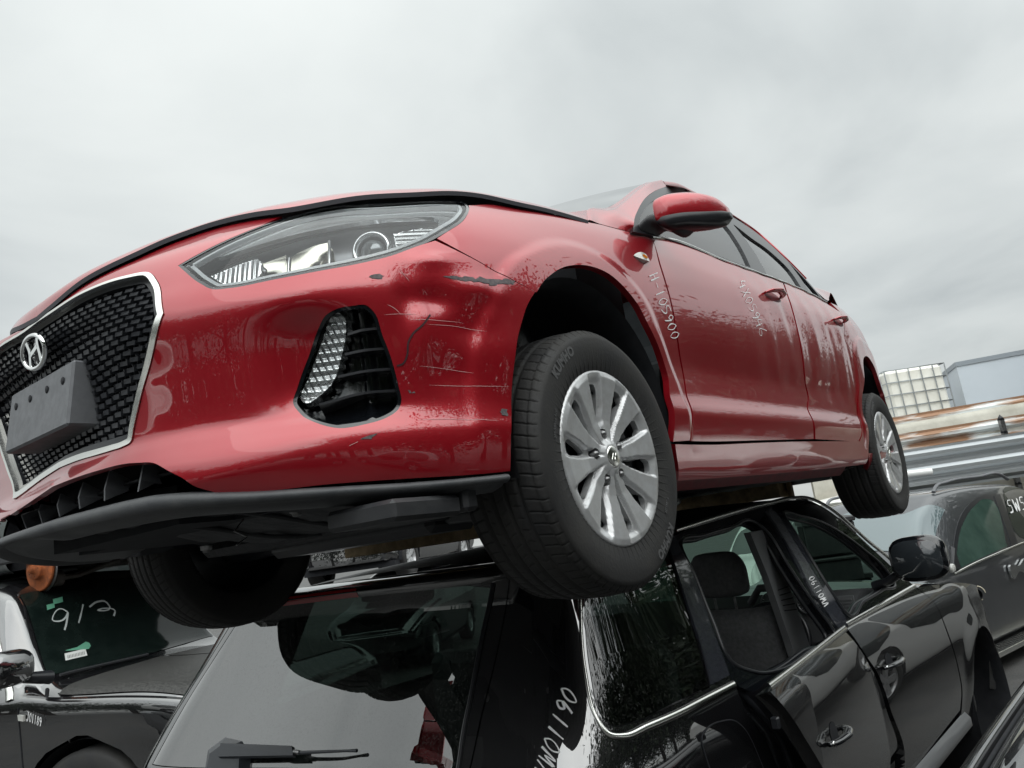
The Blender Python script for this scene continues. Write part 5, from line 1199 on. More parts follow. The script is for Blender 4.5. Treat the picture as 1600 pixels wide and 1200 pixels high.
for y_, r_ in ((-.57, .055), (-.38, .055), (-.475, .028)):
    MB().lathe([(r_-.004, 0), (r_, -.008), (r_+.004, -.001), (r_+.004, .01)], 28, 'x', (1.440, y_, 1.19)).build('dial', M_DIAL, dash)
    tk = MB()
    for k in range(18):
        a = rad(-220+k*15); tk.tube([(1.4385, y_+(r_-.015)*math.cos(a), 1.19+(r_-.015)*math.sin(a)), (1.4385, y_+(r_-.006)*math.cos(a), 1.19+(r_-.006)*math.sin(a))], .001, 4)
    tk.tube([(1.4385, y_, 1.19), (1.4385, y_-r_*.6, 1.19-r_*.4)], .0012, 4); tk.build('dial_marks', M_CHALK, dash)
vt = MB()
for k in range(6): vt.box((1.425, -.79, 1.11+k*.016), (1.445, -.67, 1.116+k*.016))
vt.box((1.43, -.80, 1.10), (1.44, -.66, 1.21)); vt.build('air_vent', M_TRIM, dash)
sw = MB().tube([(1.28+.06*math.sin(t), -.42+.185*math.cos(t), 1.03+.175*math.sin(t)) for t in np.linspace(0, 2*np.pi, 40, endpoint=False)], .015, 8, True); sw.build('steering_wheel', M_BLKS, suv)
# inner centre pillar with its vent, and headlining
ip = [TF.at(px, py, 1, -.72) for px, py in ((1172, 832), (1192, 828), (1222, 880), (1262, 1000), (1275, 1040), (1248, 1045), (1236, 1005), (1200, 900))]
mb_ = MB(); mb_.hull([p+[0, .03, 0] for p in ip], [p for p in ip]); pil_ = mb_.build('centre_pillar_trim', M_TRIM, suv)
sl_ = MB()
for k in range(5):
    a_ = TF.at(1216+k*2.6, 922+k*8, 1, -.722); b_2 = TF.at(1232+k*3.2, 916+k*9, 1, -.722); sl_.tube([a_, b_2], .0022, 5)
sl_.build('belt_vent_slot', M_VOID, pil_)
hl_ = rgd.copy(); hl_[:, :, 2] -= .05; hl_[:, :, 1] *= .96; grid_mesh('headlining', hl_, M_TRIM, suv, flip=True)
# windscreen and its pillars
wsg = []
for x0, x1, yy0, yy1, z0, z1 in ((1.42, 2.05, .64, .82, 1.67, 1.125),):
    for t in (0, .33, .66, 1):
        z_ = z0+(z1-z0)*t; x_ = x0+(x1-x0)*t; y_ = yy0+(yy1-yy0)*t; wsg.append([[x_+.16*(1-k*k), y_*k, z_+.02*(1-k*k)] for k in (-1, -.7, -.35, 0, .35, .7, 1)])
grid_mesh('windscreen', dense_grid(np.array(wsg), 4, 4), glassy('dark_green_glass', (.22, .32, .27), 0, 1.5), suv)
for s_ in (1, -1): MB().tube([(1.40, s_*.655, 1.685), (1.75, s_*.755, 1.41), (2.06, s_*.85, 1.13)], [.03, .032, .04], 8).build('windscreen_pillar', M_BLKS, suv)
# mirror head seen from behind
mc = TF.at(1436, 872, 1, -1.08)
mh = lump('door_mirror', [(mc+[d_, 0, 0], (0, -w_, .02*w_), (0, 0, h_)) for d_, w_, h_ in ((.085, .04, .03), (.07, .085, .075), (.03, .12, .10), (-.02, .128, .105), (-.03, .124, .101))], M_PIANO, suv, 28, 3.2)
MB().tube([mc+[.02, .10, -.06], mc+[.03, .17, -.10], mc+[.03, .24, -.12]], [.035, .035, .045], 10, flat=.6).build('mirror_arm', M_BLKS, mh)
lump('mirror_glass', [(mc+[d_, .004, 0], (0, -w_, 0), (0, 0, h_)) for d_, w_, h_ in ((-.031, .112, .088), (-.034, .11, .086))], mat('mirror_dark_reflection', (.03, .035, .04), rough=.04, coat=1), mh, 28, 3.2, 2)  # the dark reflection in the glass is put into its base colour
lump('indicator', [(mc+[.03+d_, -.125, -.06], (0, -w_, 0), (0, 0, h_)) for d_, w_, h_ in ((.03, .004, .008), (.0, .014, .02), (-.035, .012, .018))], mat('clear_lens', (.62, .62, .58)), mh, 14)
# sill and the hanging headlamp ring at the wing
G = np.array([[[x, -y, z] for y, z in ((.93, .47), (.955, .44), (.955, .40), (.90, .36))] for x in (.45, 1.3, 2.3)]); grid_mesh('sill', G, mat('sill_grey', (.16, .165, .17), rough=.3, coat=.6), suv)
hc = TF.at(1526, 928, 1, -.90); MB().lathe([(.0, -.01), (.035, .0), (.04, -.03)], 20, 'x', hc).build('headlamp_socket', M_VOID, suv)
MB().tube([hc+[.03, -.045*math.cos(t), .045*math.sin(t)] for t in np.linspace(0, 5.2, 30)], .003, 6).build('loose_wire', mat('cream_wire', (.6, .55, .42)), suv)
def W(px, py, dep):
    d = np.array([(px-800)/FOC, (py-600)/FOC, 1.0])@CAM_R; return CAM_C+d*dep
def WZ_(px, py, z):
    d = np.array([(px-800)/FOC, (py-600)/FOC, 1.0])@CAM_R; return CAM_C+d*((z-CAM_C[2])/d[2])
M_DKG = mat('dark_car_glass', (.012, .018, .017), rough=.03, coat=1, coatr=.0, spec=.8)
M_GLT = mat('pale_car_glass', (.10, .14, .15), rough=.04, coat=1, coatr=.0, spec=.8)
M_WHT = dusty('white_paint', (.84, .84, .82), (.5, .48, .44), .2, 4, rough=.4, coat=1, coatr=.03)
M_GRY = dusty('grey_paint', (.055, .058, .065), (.2, .19, .18), .12, 5, rough=.35, metal=.5, coat=1, coatr=.03)
M_SLV = dusty('silver_paint', (.38, .39, .40), (.3, .29, .27), .3, 4, rough=.35, metal=.7, coat=1, coatr=.04)
WHM = {}
def simple_wheel(parent, x, y, z, r, side):
    if r not in WHM:
        t = me_mb('tyre', MB().lathe([(r*.62, -.10), (r*.68, -.11), (r*.93, -.108), (r*.99, -.085), (r, 0), (r*.99, .085), (r*.93, .108), (r*.68, .11), (r*.62, .10)], 48), M_RUB)
        b = MB(); b.lathe([(r*.60, .02), (r*.62, .09), (r*.66, .10), (r*.68, .09)], 48); b.lathe([(.0, .07), (r*.15, .07), (r*.17, .05)], 24)
        for k in range(5):
            a = 2*np.pi*k/5; c, s = math.cos(a), math.sin(a); c2, s2 = -s, c
            b.hull([(c*r*.1+c2*w_, h_, s*r*.1+s2*w_) for w_, h_ in ((-.035, .045), (.035, .045), (.03, .07), (-.03, .07))], [(c*r*.62+c2*w_, h_, s*r*.62+s2*w_) for w_, h_ in ((-.045, .06), (.045, .06), (.035, .085), (-.035, .085))])
        WHM[r] = (t, me_mb('rim', b, M_SILV), me_mb('hub', MB().lathe([(.0, .0), (r*.6, .0)], 32), M_VOID))
    w_ = link(WHM[r][0], 'wheel', parent, (x, y, z), (0, 0, 0 if side > 0 else math.pi)); link(WHM[r][1], 'rim', w_); link(WHM[r][2], 'hub_disc', w_)
def generic_car(name, label, loc, yaw, st, paint, glass=M_DKG, side_windows=(), front=None, rear=None, wheels=(0, 2.7), wr=.32, half=.88, wheel_on=True, cat='car', arch=None, wins_clip=None):
    """st: stations rear to front (x, z_bottom, w_sill, w_belt, z_belt, w_roof, z_roof); returns the empty and the surface of the left side"""
    e_ = thing(name, label, cat, loc, yaw); fr = Frame(loc, yaw); st = sorted(st, key=lambda s: -s[0])
    VV = np.array([0, .25, .55, .8, 1.0, 1.05, 1.45, 1.52, 1.62, 2.1])
    rows = []
    for (x, zb, ws_, wb, zl, wr_, zr) in st:
        rows.append([(x, 0, zb), (x, ws_*.9, zb), (x, ws_, zb+.14), (x, max(ws_, wb)*1.0, (zb+zl)/2), (x, wb, zl-.06), (x, wb-.02, zl), (x, wr_+.025, zr-.07), (x, wr_-.01, zr-.02), (x, wr_*.88, zr+.005), (x, 0, zr+.03)])
    A = np.array(rows, float); xs = -A[:, 0, 0]; Uq = np.arange(xs[0], xs[-1], .03); Vq = np.linspace(0, 2.1, 100)
    B_ = np.stack([pchip(xs, A[:, j], Uq) for j in range(A.shape[1])], 1); B_ = gauss(B_, 1.2, 0)
    T_ = np.stack([pchip(VV, B_[i], Vq) for i in range(len(Uq))], 0); T_ = gauss(T_, .8, 1)
    def disp(u, v):
        d = np.zeros_like(u)
        for xw in wheels:
            d = d+.012*(1-sstep(np.hypot(-u-xw, (v-.25)*.8), wr+.05, wr+.11))*(v < .85)
        return d
    S_ = Surf(Uq, Vq, T_, fr, disp)
    # side skin with wheel openings, both sides; the top closes over the middle
    def v_of(u, z):
        c = S_.base(np.full(60, u), np.linspace(0, 1.05, 60))[:, 2]; i = int(np.argmax(c > z)); return float(np.linspace(0, 1.05, 60)[i])
    o = [(Uq[0], 0.02), (Uq[-1], 0.02), (Uq[-1], 2.1), (Uq[0], 2.1)]; holes = []
    lower = [(Uq[0], .05)]
    for xw in sorted(wheels, reverse=True):
        a = [(-xw+(wr+.05)*math.cos(t), max(.05, v_of(-xw, wr+loc[2]*0+(wr+.05)*math.sin(t)))) for t in np.linspace(np.pi, 0, 20)]
        lower += [(a[0][0], .05)]+a+[(a[-1][0], .05)]
    o = np.array(lower+[(Uq[-1], .05), (Uq[-1], 2.1), (Uq[0], 2.1)])
    D = panel_data(S_, o, step=.05, thick=0); D2 = mirror_data(D); J = join_data(D, D2); mesh_obj('body', J[0], J[1], paint, e_, normals=J[2])
    for xend, fl in ((Uq[0], 1), (Uq[-1], -1)):
        P_ = S_.base(np.full(30, xend), np.linspace(0, 2.1, 30)); Pm = P_*[1, -1, 1]; G = np.stack([P_, P_*[1, .5, 1]+[fl*.02, 0, 0], P_*[1, 0, 1]+[fl*.03, 0, 0], Pm*[1, .5, 1]+[fl*.02, 0, 0], Pm], 0); grid_mesh('front_end' if fl > 0 else 'rear_end', G, paint, e_, flip=(fl < 0))
    und = MB(); und.box((-Uq[-1]+.1, -half*.9, .22), (-Uq[0]-.1, half*.9, .30)); und.build('underbody', M_VOID, e_)
    for xw in wheels:
        for s in (1, -1):
            b_ = MB().lathe([(wr+.055, half-.02), (wr+.06, half-.3), (.0, half-.3)], 24, 'y', (xw, 0, wr), rad(-5), rad(185)); V_ = np.array(b_.V)*[1, s, 1]; b_.V = [tuple(v) for v in V_]; b_.build('wheel_arch_liner', M_VOID, e_)
            if wheel_on: simple_wheel(e_, xw, s*(half-.12), wr, wr, s)
    for s in (1, -1):
        for q in side_windows:
            D = panel_data(S_, catmull(q, 5, True), step=.06, off=.003, thick=.004); D = mir(D, s); mesh_obj('side_window', D[0], D[1], glass, e_, normals=D[2])
    for nm, q in (('windscreen', front), ('rear_window', rear)):
        if q is None: continue
        D = panel_data(S_, catmull(q, 5, True), step=.06, off=.003, thick=.0); J = join_data(D, mirror_data(D)); mesh_obj(nm, J[0], J[1], glass, e_, normals=J[2])
    return e_, S_
# ---- dark grey SUV on the right
gy = rad(-14.4); GL = (-8.66, -.07, -.15)
st_suv = [(-.95, .45, .80, .82, .95, .74, 1.0), (-.90, .38, .86, .88, 1.05, .70, 1.35), (-.70, .34, .90, .92, 1.09, .68, 1.62), (-.2, .32, .93, .94, 1.09, .66, 1.70), (.8, .30, .94, .95, 1.07, .655, 1.735), (1.3, .30, .94, .95, 1.06, .65, 1.72), (1.75, .30, .94, .945, 1.06, .66, 1.58), (2.2, .30, .94, .94, 1.06, .76, 1.28), (2.5, .30, .94, .935, 1.04, .86, 1.09), (3.0, .32, .94, .92, 1.0, .86, 1.05), (3.5, .34, .90, .86, .93, .78, .97), (3.72, .38, .80, .76, .82, .66, .84)]
gcar, GSF = generic_car('suv_car', 'dark grey SUV with silver roof rails, right of the black SUV', GL, gy, st_suv, M_GRY, wheels=(0, 2.93), wr=.36, half=.94, wheel_on=False)
def gpanel(nm, pts, m_, S_=GSF, par=gcar, n=6, **k):
    D = panel_data(S_, S_.outline(pts, n), **k); return mesh_obj(nm, D[0], D[1], m_, par, normals=D[2])
if DEBUG:
    for p in [(1490, 895), (1482, 792), (1570, 770), (1600, 850), (1585, 885), (1320, 800), (1575, 1015), (1530, 755)]:
        u_, v_ = GSF.uv(*p); q = GSF.pt(*p); print('grey', p, round(u_, 3), round(v_, 3), q.round(3), np.abs(GSF.fr.proj(q[None])[0][0]-p).max().round(1))
M_GG = mat('green_car_glass', (.03, .055, .045), rough=.06, spec=.22, noise=(3, (.05, .085, .07), 5))
gpanel('door_glass', [(1490, 893, True), (1496, 850), (1507, 812), (1523, 790), (1543, 780), (1552, 783), (1575, 853, True), (1530, 873)], M_GG, step=.05, off=.003, thick=0)
gpanel('window_frame', [(1484, 897, True), (1490, 850), (1500, 808), (1518, 784), (1543, 772), (1556, 773), (1582, 856, True), (1576, 858), (1552, 783), (1543, 780), (1523, 790), (1507, 812), (1496, 850), (1490, 893, True)], M_BLKS, step=.02, off=.004, thick=.015, n=4)
gpanel('rear_door_glass', [(1567, 772, True), (1600, 762), ('uv', .05, 1.38), ('uv', .1, 1.12, True), (1600, 842, True), (1592, 838)], mat('dark_side_glass', (.010, .016, .014), rough=.06, spec=.25), step=.04, off=.003, thick=0)
gpanel('centre_pillar', [(1552, 775, True), (1561, 772, True), (1586, 840), (1590, 854, True), (1580, 858, True)], M_BLKS, step=.03, off=.010, thick=.01)
Q = GSF.outline([(1490, 897), (1530, 877), (1577, 857), (1600, 848), ('uv', .4, 1.0)], 6, False); P_, N_ = GSF.pn(Q[:, 0], Q[:, 1]); MB().tube(P_+N_*.004, .012, 6).build('belt_chrome', M_SAT, gcar)
Q = GSF.outline([(1484, 795), (1500, 778), (1530, 762), (1600, 749)], 6, False)
rr_ = np.array([[x, .60, 1.735+dz] for x, dz in ((1.30, .0), (1.22, .05), (1.0, .075), (.2, .08), (-.4, .06), (-.55, .0))]); rr_ = catmull([tuple(p) for p in rr_], 6)
for s in (1, -1): MB().tube(rr_*[1, s, 1], .022, 8, flat=.7).build('roof_rail', M_GREY, gcar)
gpanel('door_handle', [(1574, 893), (1588, 884), (1600, 878), ('uv', -.52, .90), (1588, 893), (1576, 899)], M_CHR, step=.02, off=.03, thick=.02)
mz = GSF.pt(1487, 880, .02); MB().hull([mz+np.array(v) for v in ((.10, 0, -.06), (-.05, 0, -.06), (-.03, 0, .14))], [mz+np.array(v) for v in ((.10, .03, -.06), (-.05, .03, -.06), (-.03, .03, .12))]).build('mirror_bracket', M_BLKS, gcar)
strokes('yard_number', GSF, glyphs('5W55', (1576, 803), (9.5, -2.4), (-6, -19)), .018, M_CHALK, gcar, off=.014, n=3)
gs = [(2.10, .78, 1.125), (1.9, .745, 1.27), (1.7, .71, 1.42), (1.46, .66, 1.58)]
ws_ = np.array([[[x+.13*(1-k*k), y*k, z+.03*(1-k*k)] for k in (1, .7, .35, 0, -.35, -.7, -1)] for x, y, z in gs]); ws_[:, :, 0] += .012; ws_[:, :, 2] += .02
gpane = gpanel('windscreen', [(1476, 797, True), (1400, 806), ('uv', -1.55, 2.1, True), ('uv', -2.2, 2.1, True), ('uv', -2.28, 1.55), (1447, 905), (1461, 850)], M_GLT, step=.05, off=.006, thick=0)
D = mirror_data(panel_data(GSF, GSF.outline([(1476, 797, True), (1400, 806), ('uv', -1.55, 2.1, True), ('uv', -2.2, 2.1, True), ('uv', -2.28, 1.55), (1447, 905), (1461, 850)], 6), step=.05, off=.006, thick=0)); mesh_obj('windscreen', D[0], D[1], M_GLT, gcar, normals=D[2])
sb_ = MB(); sb_.box((.25, .90, .27), (2.2, 1.08, .30), bev=.008); sb_.box((.25, 1.075, .262), (2.2, 1.095, .308), bev=.004); step_ = sb_.build('running_board', M_SAT, gcar)
hm = MB()
for i in range(64):
    for j in range(3): hm.lathe([(.009, .0), (.0, .0)], 6, 'z', (.3+i*.03, .93+j*.045+(i % 2)*.02, .3025), sm=False)
hm.build('step_hole', M_VOID, step_)['kind'] = 'stuff'
# ---- near car, bottom right corner
nf = WZ_(1600, 1040, 1.0); nb = WZ_(1482, 1200, 1.0); dv = nb-nf; yaw_n = math.atan2(dv[1], dv[0])
near = thing('sedan_car', 'black car cut off by the lower right corner of the picture', 'car', (float(nb[0]), float(nb[1]), 0), yaw_n)
NL = Frame((float(nb[0]), float(nb[1]), 0), yaw_n); toc = NL.C; sd = 1 if toc[1] > 0 else -1
prof_n = [(.0, .30), (-.004, .70), (.0, .92), (.012, .98), (.04, 1.015), (.075, 1.03), (.085, 1.012), (.10, 1.012), (.115, 1.035), (.30, 1.06), (.6, 1.08), (1.0, 1.09), (1.5, 1.06), (1.72, .98), (1.74, .4)]
xs_n = np.linspace(-2.6, .9, 24)
Gn = np.array([[(x, sgn_*y+.02*x*x*.3, z-.03*max(0, x+.2)**2-.004*x*x) for y, z in prof_n] for x in xs_n for sgn_ in (1,)]).reshape(24, len(prof_n), 3)
if DEBUG: print('near', nf, nb, 'cam local', toc, 'yaw', math.degrees(yaw_n))
# ---- left four wheel drive under a stacked wreck
ly = rad(111.3); lb = WZ_(70, 1058, 1.33); c_, s_ = math.cos(ly), math.sin(ly)
lx, lyy = 1.95, -.80
LL = (float(lb[0]-(c_*lx-s_*lyy)), float(lb[1]-(s_*lx+c_*lyy)), .07)
st_l = [(-.95, .5, .84, .88, 1.1, .80, 1.4), (-.85, .42, .88, .92, 1.18, .76, 1.80), (-.4, .40, .92, .94, 1.20, .74, 1.86), (.6, .40, .93, .95, 1.20, .74, 1.88), (1.25, .40, .93, .95, 1.19, .73, 1.86), (1.58, .40, .93, .95, 1.19, .73, 1.78), (1.95, .40, .93, .94, 1.18, .80, 1.24), (2.1, .40, .93, .94, 1.16, .84, 1.19), (2.7, .42, .93, .93, 1.12, .84, 1.16), (3.1, .44, .92, .90, 1.06, .80, 1.08), (3.3, .5, .86, .84, .95, .7, .98)]
lcar, LS = generic_car('four_wheel_drive', 'black four wheel drive with 9/3 written on its windscreen, lower left', LL, ly, st_l, M_BPT, wheels=(-.2, 2.36), wr=.43, half=.94)
# its right flank faces the camera: mirror the left skin for tracing
class MSurf:
    pass
LT = LS.T.copy()[::-1]; LT = LT*np.array([1, -1, 1]); LUq = -LS.U[::-1]
LR = Surf(LUq, LS.V, LT, LS.fr, lambda u, v: LS.disp(-u, v))

grid_mesh('body', dense_grid(Gn, 2, 4), M_BPT, near, flip=True)
MB().tube([(x, .092+.006*x*x, 1.016-.03*max(0, x+.2)**2-.004*x*x) for x in xs_n], .006, 6).build('panel_seam', M_VOID, near)
Gend = np.stack([dense_grid(Gn, 2, 4)[-1], dense_grid(Gn, 2, 4)[-1]*[1, 1, .0]+[.02, 0, .3]]); grid_mesh('front_end', Gend, M_BPT, near)
# left car: traced pieces
def lpanel(nm, pts, m_, n=6, par=lcar, **k):
    D = panel_data(LR, LR.outline(pts, n), **k); return mesh_obj(nm, D[0], D[1], m_, par, normals=D[2])
M_LWS = mat('dark_windscreen', (.005, .009, .008), rough=.08, coat=.12, spec=.25, coatr=.01, noise=(9, (.010, .016, .014), 8))
wsh = lpanel('windscreen', [('uv', 1.60, 1.60, True), ('uv', 1.58, 2.1, True), ('uv', 2.0, 2.1, True), ('uv', 1.93, 1.56, True)], M_LWS, step=.05, off=.005, thick=0)
D = mirror_data(panel_data(LR, LR.outline([('uv', 1.60, 1.60, True), ('uv', 1.58, 2.1, True), ('uv', 2.0, 2.1, True), ('uv', 1.93, 1.56, True)], 6), step=.05, off=.005, thick=0)); mesh_obj('windscreen', D[0], D[1], M_LWS, lcar, normals=D[2])
def q2(a, b, c, d): return [(a[0], a[1]), (b[0], b[1]), (c[0], c[1]), (d[0], d[1])]
M_DUSTY = mat('dusty_black_bonnet', (.012, .012, .012), rough=.45, spec=.3, coat=.06, coatr=.3, noise=(90, (.07, .07, .066), 10, .2))
def sheet(nm, frm, z, pts, m_, par, th=.004):
    """flat piece on the level z of a vehicle's frame, traced from pixels"""
    P_ = [frm.at(px, py, 2, z) for px, py in pts]; b = MB(); b.hull([p-[0, 0, th] for p in P_], P_); return b.build(nm, m_, par)
LFm = LS.fr
# marks, stickers
M_PEN = mat('chalk_marker', (.42, .46, .45), rough=.8)
wlines = [[(104, 958), (95, 953), (82, 962), (80, 970), (92, 972), (103, 962), (104, 958), (102, 975), (99, 986)], [(128, 946), (126, 956), (121, 975)], [(138, 950), (150, 942), (165, 943), (170, 950), (150, 955), (160, 952), (178, 956), (176, 964)]]
strokes('windscreen_number', LR, wlines, .012, M_PEN, lcar, off=.012, n=4)
lpanel('barcode_sticker', [(99, 1023, True), (132, 1015, True), (135, 1026, True), (101, 1034, True)], mat('white_label', (.62, .64, .62), rough=.7), step=.02, off=.011, thick=0, n=2)
bars = [[(104+k*2.3, 1026-k*.56), (104.6+k*2.3, 1031-k*.56)] for k in range(12)]
strokes('barcode_bars', LR, bars, .003, M_VOID, lcar, off=.0135, n=2)
M_GRN = mat('green_tape', (.10, .30, .20), rough=.6)
for k, pts in enumerate(([(81, 938, True), (96, 934, True), (97, 942, True), (82, 946, True)], [(71, 947, True), (83, 944, True), (84, 951, True), (72, 955, True)], [(100, 1018), (118, 1013), (138, 1006), (140, 1011), (120, 1017)])): lpanel('green_sticker', pts, M_GRN, step=.02, off=.011, thick=0, n=3)
strokes('yard_number', LR, glyphs('J01189', (45, 1125), (3.9, 1.6), (1.5, -14)), .006, M_CHALK, lcar, off=.016, n=3)
lpanel('side_repeater', [(32, 1116, True), (41, 1117, True), (41, 1126, True), (33, 1125, True)], mat('clear_lens', (.62, .62, .58)), step=.02, off=.02, thick=.015, n=3)
lpanel('door_glass', [('uv', .95, 1.09), ('uv', .95, 1.38), ('uv', 1.25, 1.40), ('uv', 1.46, 1.34), ('uv', 1.62, 1.22), ('uv', 1.74, 1.09, True)], M_GG, step=.04, off=.003, thick=0)
Q = catmull([(.9, 1.40), (1.2, 1.425), (1.5, 1.36), (1.68, 1.23), (1.80, 1.10), (1.83, 1.03)], 6); P_, N_ = LR.pn(Q[:, 0], Q[:, 1])
T_ = np.gradient(P_, axis=0); S__ = np.cross(T_, N_); S__ /= np.linalg.norm(S__, axis=1)[:, None]
grid_mesh('window_chrome', np.stack([P_-S__*.022, P_-S__*.02+N_*.012, P_+N_*.016, P_+S__*.02+N_*.012, P_+S__*.022], 0), M_SAT, lcar, flip=True)
Q = catmull([(1.98, 1.50), (2.02, 1.44), (2.2, 1.40), (2.7, 1.36), (3.1, 1.30)], 6); P_, N_ = LR.pn(Q[:, 0], Q[:, 1]); MB().tube(P_+N_*.002, .010, 6).build('bonnet_seam', M_VOID, lcar)
Q = catmull([(1.90, 1.0), (1.93, .8), (1.93, .5), (1.93, .3)], 6); P_, N_ = LR.pn(Q[:, 0], Q[:, 1]); MB().tube(P_, .005, 6).build('door_seam', M_VOID, lcar)
G = []
for u_ in np.linspace(2.10, 3.15, 16): 
    vv = np.linspace(1.50, 2.09, 14); P_, N_ = LR.pn(np.full(14, u_), vv); G.append(P_+N_*.006)
G = np.array(G); grid_mesh('bonnet_skin', G, M_DUSTY, lcar); grid_mesh('bonnet_skin', G*[1, -1, 1], M_DUSTY, lcar, flip=True)
P_ = LR.f(np.linspace(1.97, 2.03, 12), np.linspace(1.6, 2.05, 12)); MB().tube(P_+[.02, 0, .02], .010, 6).build('wiper', M_BLKS, lcar)
mcl = LFm.at(12, 1045, 1, -1.10)
ml_ = lump('door_mirror', [(mcl+[d_, 0, 0], (0, -w_, 0), (0, 0, h_)) for d_, w_, h_ in ((-.10, .08, .05), (-.06, .13, .09), (.02, .14, .10), (.06, .12, .085), (.09, .06, .04))], M_BPT, lcar, 24, 3)
MB().tube([mcl+[0, .10, -.07], mcl+[.02, .26, -.10]], [.03, .04], 8).build('mirror_arm', M_BLKS, ml_)
# wreck stacked on the left car, nose towards the camera and without front wheels
wk, WKS = generic_car('stacked_wreck', 'wheel-less dark car with a rusty brake disc, stacked above the lower left windscreen', (-.946, -6.65, 1.79), rad(99.5), [(-.9, .4, .78, .80, .9, .70, .95), (-.5, .24, .82, .86, .95, .62, 1.35), (.6, .22, .84, .87, .94, .60, 1.42), (1.3, .22, .84, .87, .93, .60, 1.38), (2.0, .22, .84, .86, .92, .74, .95), (2.6, .22, .84, .85, .88, .72, .90), (3.1, .22, .80, .80, .78, .66, .80), (3.3, .26, .70, .70, .62, .6, .66)], mat('dull_green_paint', (.07, .085, .08), rough=.4, coat=.5, coatr=.2, noise=(6, .6, 6)), wheels=(0, 2.6), wr=.31, half=.86, wheel_on=False)
WKF = WKS.fr; dc = (W(62, 888, 5.15)-WKF.t)@WKF.M
if DEBUG: print('disc', dc, WKF.t)
hubd = MB().lathe([(.0, -.075), (.018, -.075), (.03, -.06), (.033, -.045), (.07, -.042), (.074, -.030), (.076, -.008), (.142, -.008), (.150, -.004), (.150, .012), (.06, .014), (.05, .05)], 40, 'y', dc)
disc_ = hubd.build('brake_disc', M_RUST, wk)
for k in range(5):
    a = 2*np.pi*k/5; MB().lathe([(.0, -.0435), (.006, -.0435), (.006, -.04)], 8, 'y', dc+[.052*math.cos(a), 0, .052*math.sin(a)]).build('stud_hole', M_VOID, disc_)
MB().box((-.05, -.02, .03), (.05, .06, .13), o=dc+[-.06, .0, .0], bev=.01).build('brake_caliper', M_STEEL, wk)
sh_ = MB().lathe([(.05, .02), (.160, .022), (.160, .026), (.05, .03)], 30, 'y', dc, rad(-150), rad(60)); sh_.build('splash_shield', M_STEEL, wk)
M_ARM = mat('suspension_arm', (.075, .07, .062), rough=.7, noise=(20, .5, 6))
MB().tube([dc+[.02, .09, -.08], dc+[.01, .25, -.075], dc+[0, .45, -.02], dc+[0, .62, .02]], [.035, .028, .04, .05], 10, flat=.6).build('suspension_arm', M_ARM, wk)
MB().tube([dc+[.02, .07, -.08], dc+[.02, .13, -.08]], .05, 12).build('ball_joint', M_ARM, wk)
MB().box((-.5, .55, -.02), (.3, 1.1, .10), o=dc, bev=.02).build('subframe', M_ARM, wk)
MB().box((.05, -.08, -.02), (.5, -.02, .10), o=dc+[-.45, -.05, .08], bev=.01).build('mud_flap', M_BLK, wk)
# ---- timber
M_TIMB = mat('grey_timber', (.66, .50, .29), rough=.85, noise=(14, (.34, .25, .14), 9), bump=(50, .5, .01))
def beam(label, o, d, L_, h=.10, w_=.10, m_=None):
    m_ = m_ or M_TIMB
    yaw = math.atan2(d[1], d[0]); b = MB().box((0, 0, 0), (L_, w_, h), bev=.004); e_ = b.build('timber_beam', m_); e_.location = tuple(float(x) for x in o); e_.rotation_euler = (0, 0, yaw); return tag(e_, label, 'timber', 'timber beams between the cars')
beam('rough timber beam across the SUV roof under the nose of the red car', W(538, 869, 3.2)+[0, 0, -.01], (-.10, 1), 1.25, h=.115, w_=.12)
bm2 = W(1236, 775, 4.15)
beam('timber beam under the rear sill of the red car, its yellow end showing', bm2, (-.12, -1), 1.5, h=.115, w_=.12)
E2 = MB().box((0, 0, 0), (.085, .02, .125), bev=.003).build('timber_offcut', M_WOOD); E2.location = tuple(float(x) for x in bm2+[0.0, .0, -.005]); E2.rotation_euler = (0, 0, rad(10)); tag(E2, 'short yellow timber end standing beside the rear wheel of the red car', 'timber')
# ---- crates behind the black SUV's mirror
M_CRT = mat('black_crate', (.03, .032, .035), rough=.5, noise=(20, (.05, .05, .05), 5))
def crate(label, px, py, dep, w_, d_, h_, yaw):
    p = W(px, py, dep); b = MB(); b.box((0, 0, 0), (w_, d_, h_*.86), bev=.01); b.box((-.015, -.015, h_*.86), (w_+.015, d_+.015, h_), bev=.008)
    e_ = b.build('plastic_crate', M_CRT); e_.location = tuple(float(x) for x in p); e_.rotation_euler = (0, 0, yaw); rb = MB()
    for k in range(1, 5): rb.box((w_*k/5-.008, d_, .0), (w_*k/5+.008, d_+.012, h_*.84)); rb.box((w_, d_*k/5-.008, .0), (w_+.012, d_*k/5+.008, h_*.84))
    r_ = rb.build('crate_rib', M_CRT, e_); r_['kind'] = 'stuff'; tag(e_, label, 'crate', 'black crates behind the mirror'); return e_
crate('flat black plastic crate directly above the black mirror head', 1352, 905, 6.3, .62, .45, .20, rad(200)); crate('smaller black crate stacked on top, below the rear wheel', 1345, 862, 6.4, .5, .40, .30, rad(205))
crate('lowest black crate, mostly hidden by the SUV mirror', 1375, 960, 6.3, .75, .5, .34, rad(198))

# ---- far yard
def facing(px, py, dep):
    p = W(px, py, dep); return p
RIGHT = np.array([CAM_R[0][0], CAM_R[0][1], 0]); RIGHT /= np.linalg.norm(RIGHT)
def place(name, label, cat, p, yaw, group=None): return thing(name, label, cat, tuple(float(x) for x in p), yaw, group)
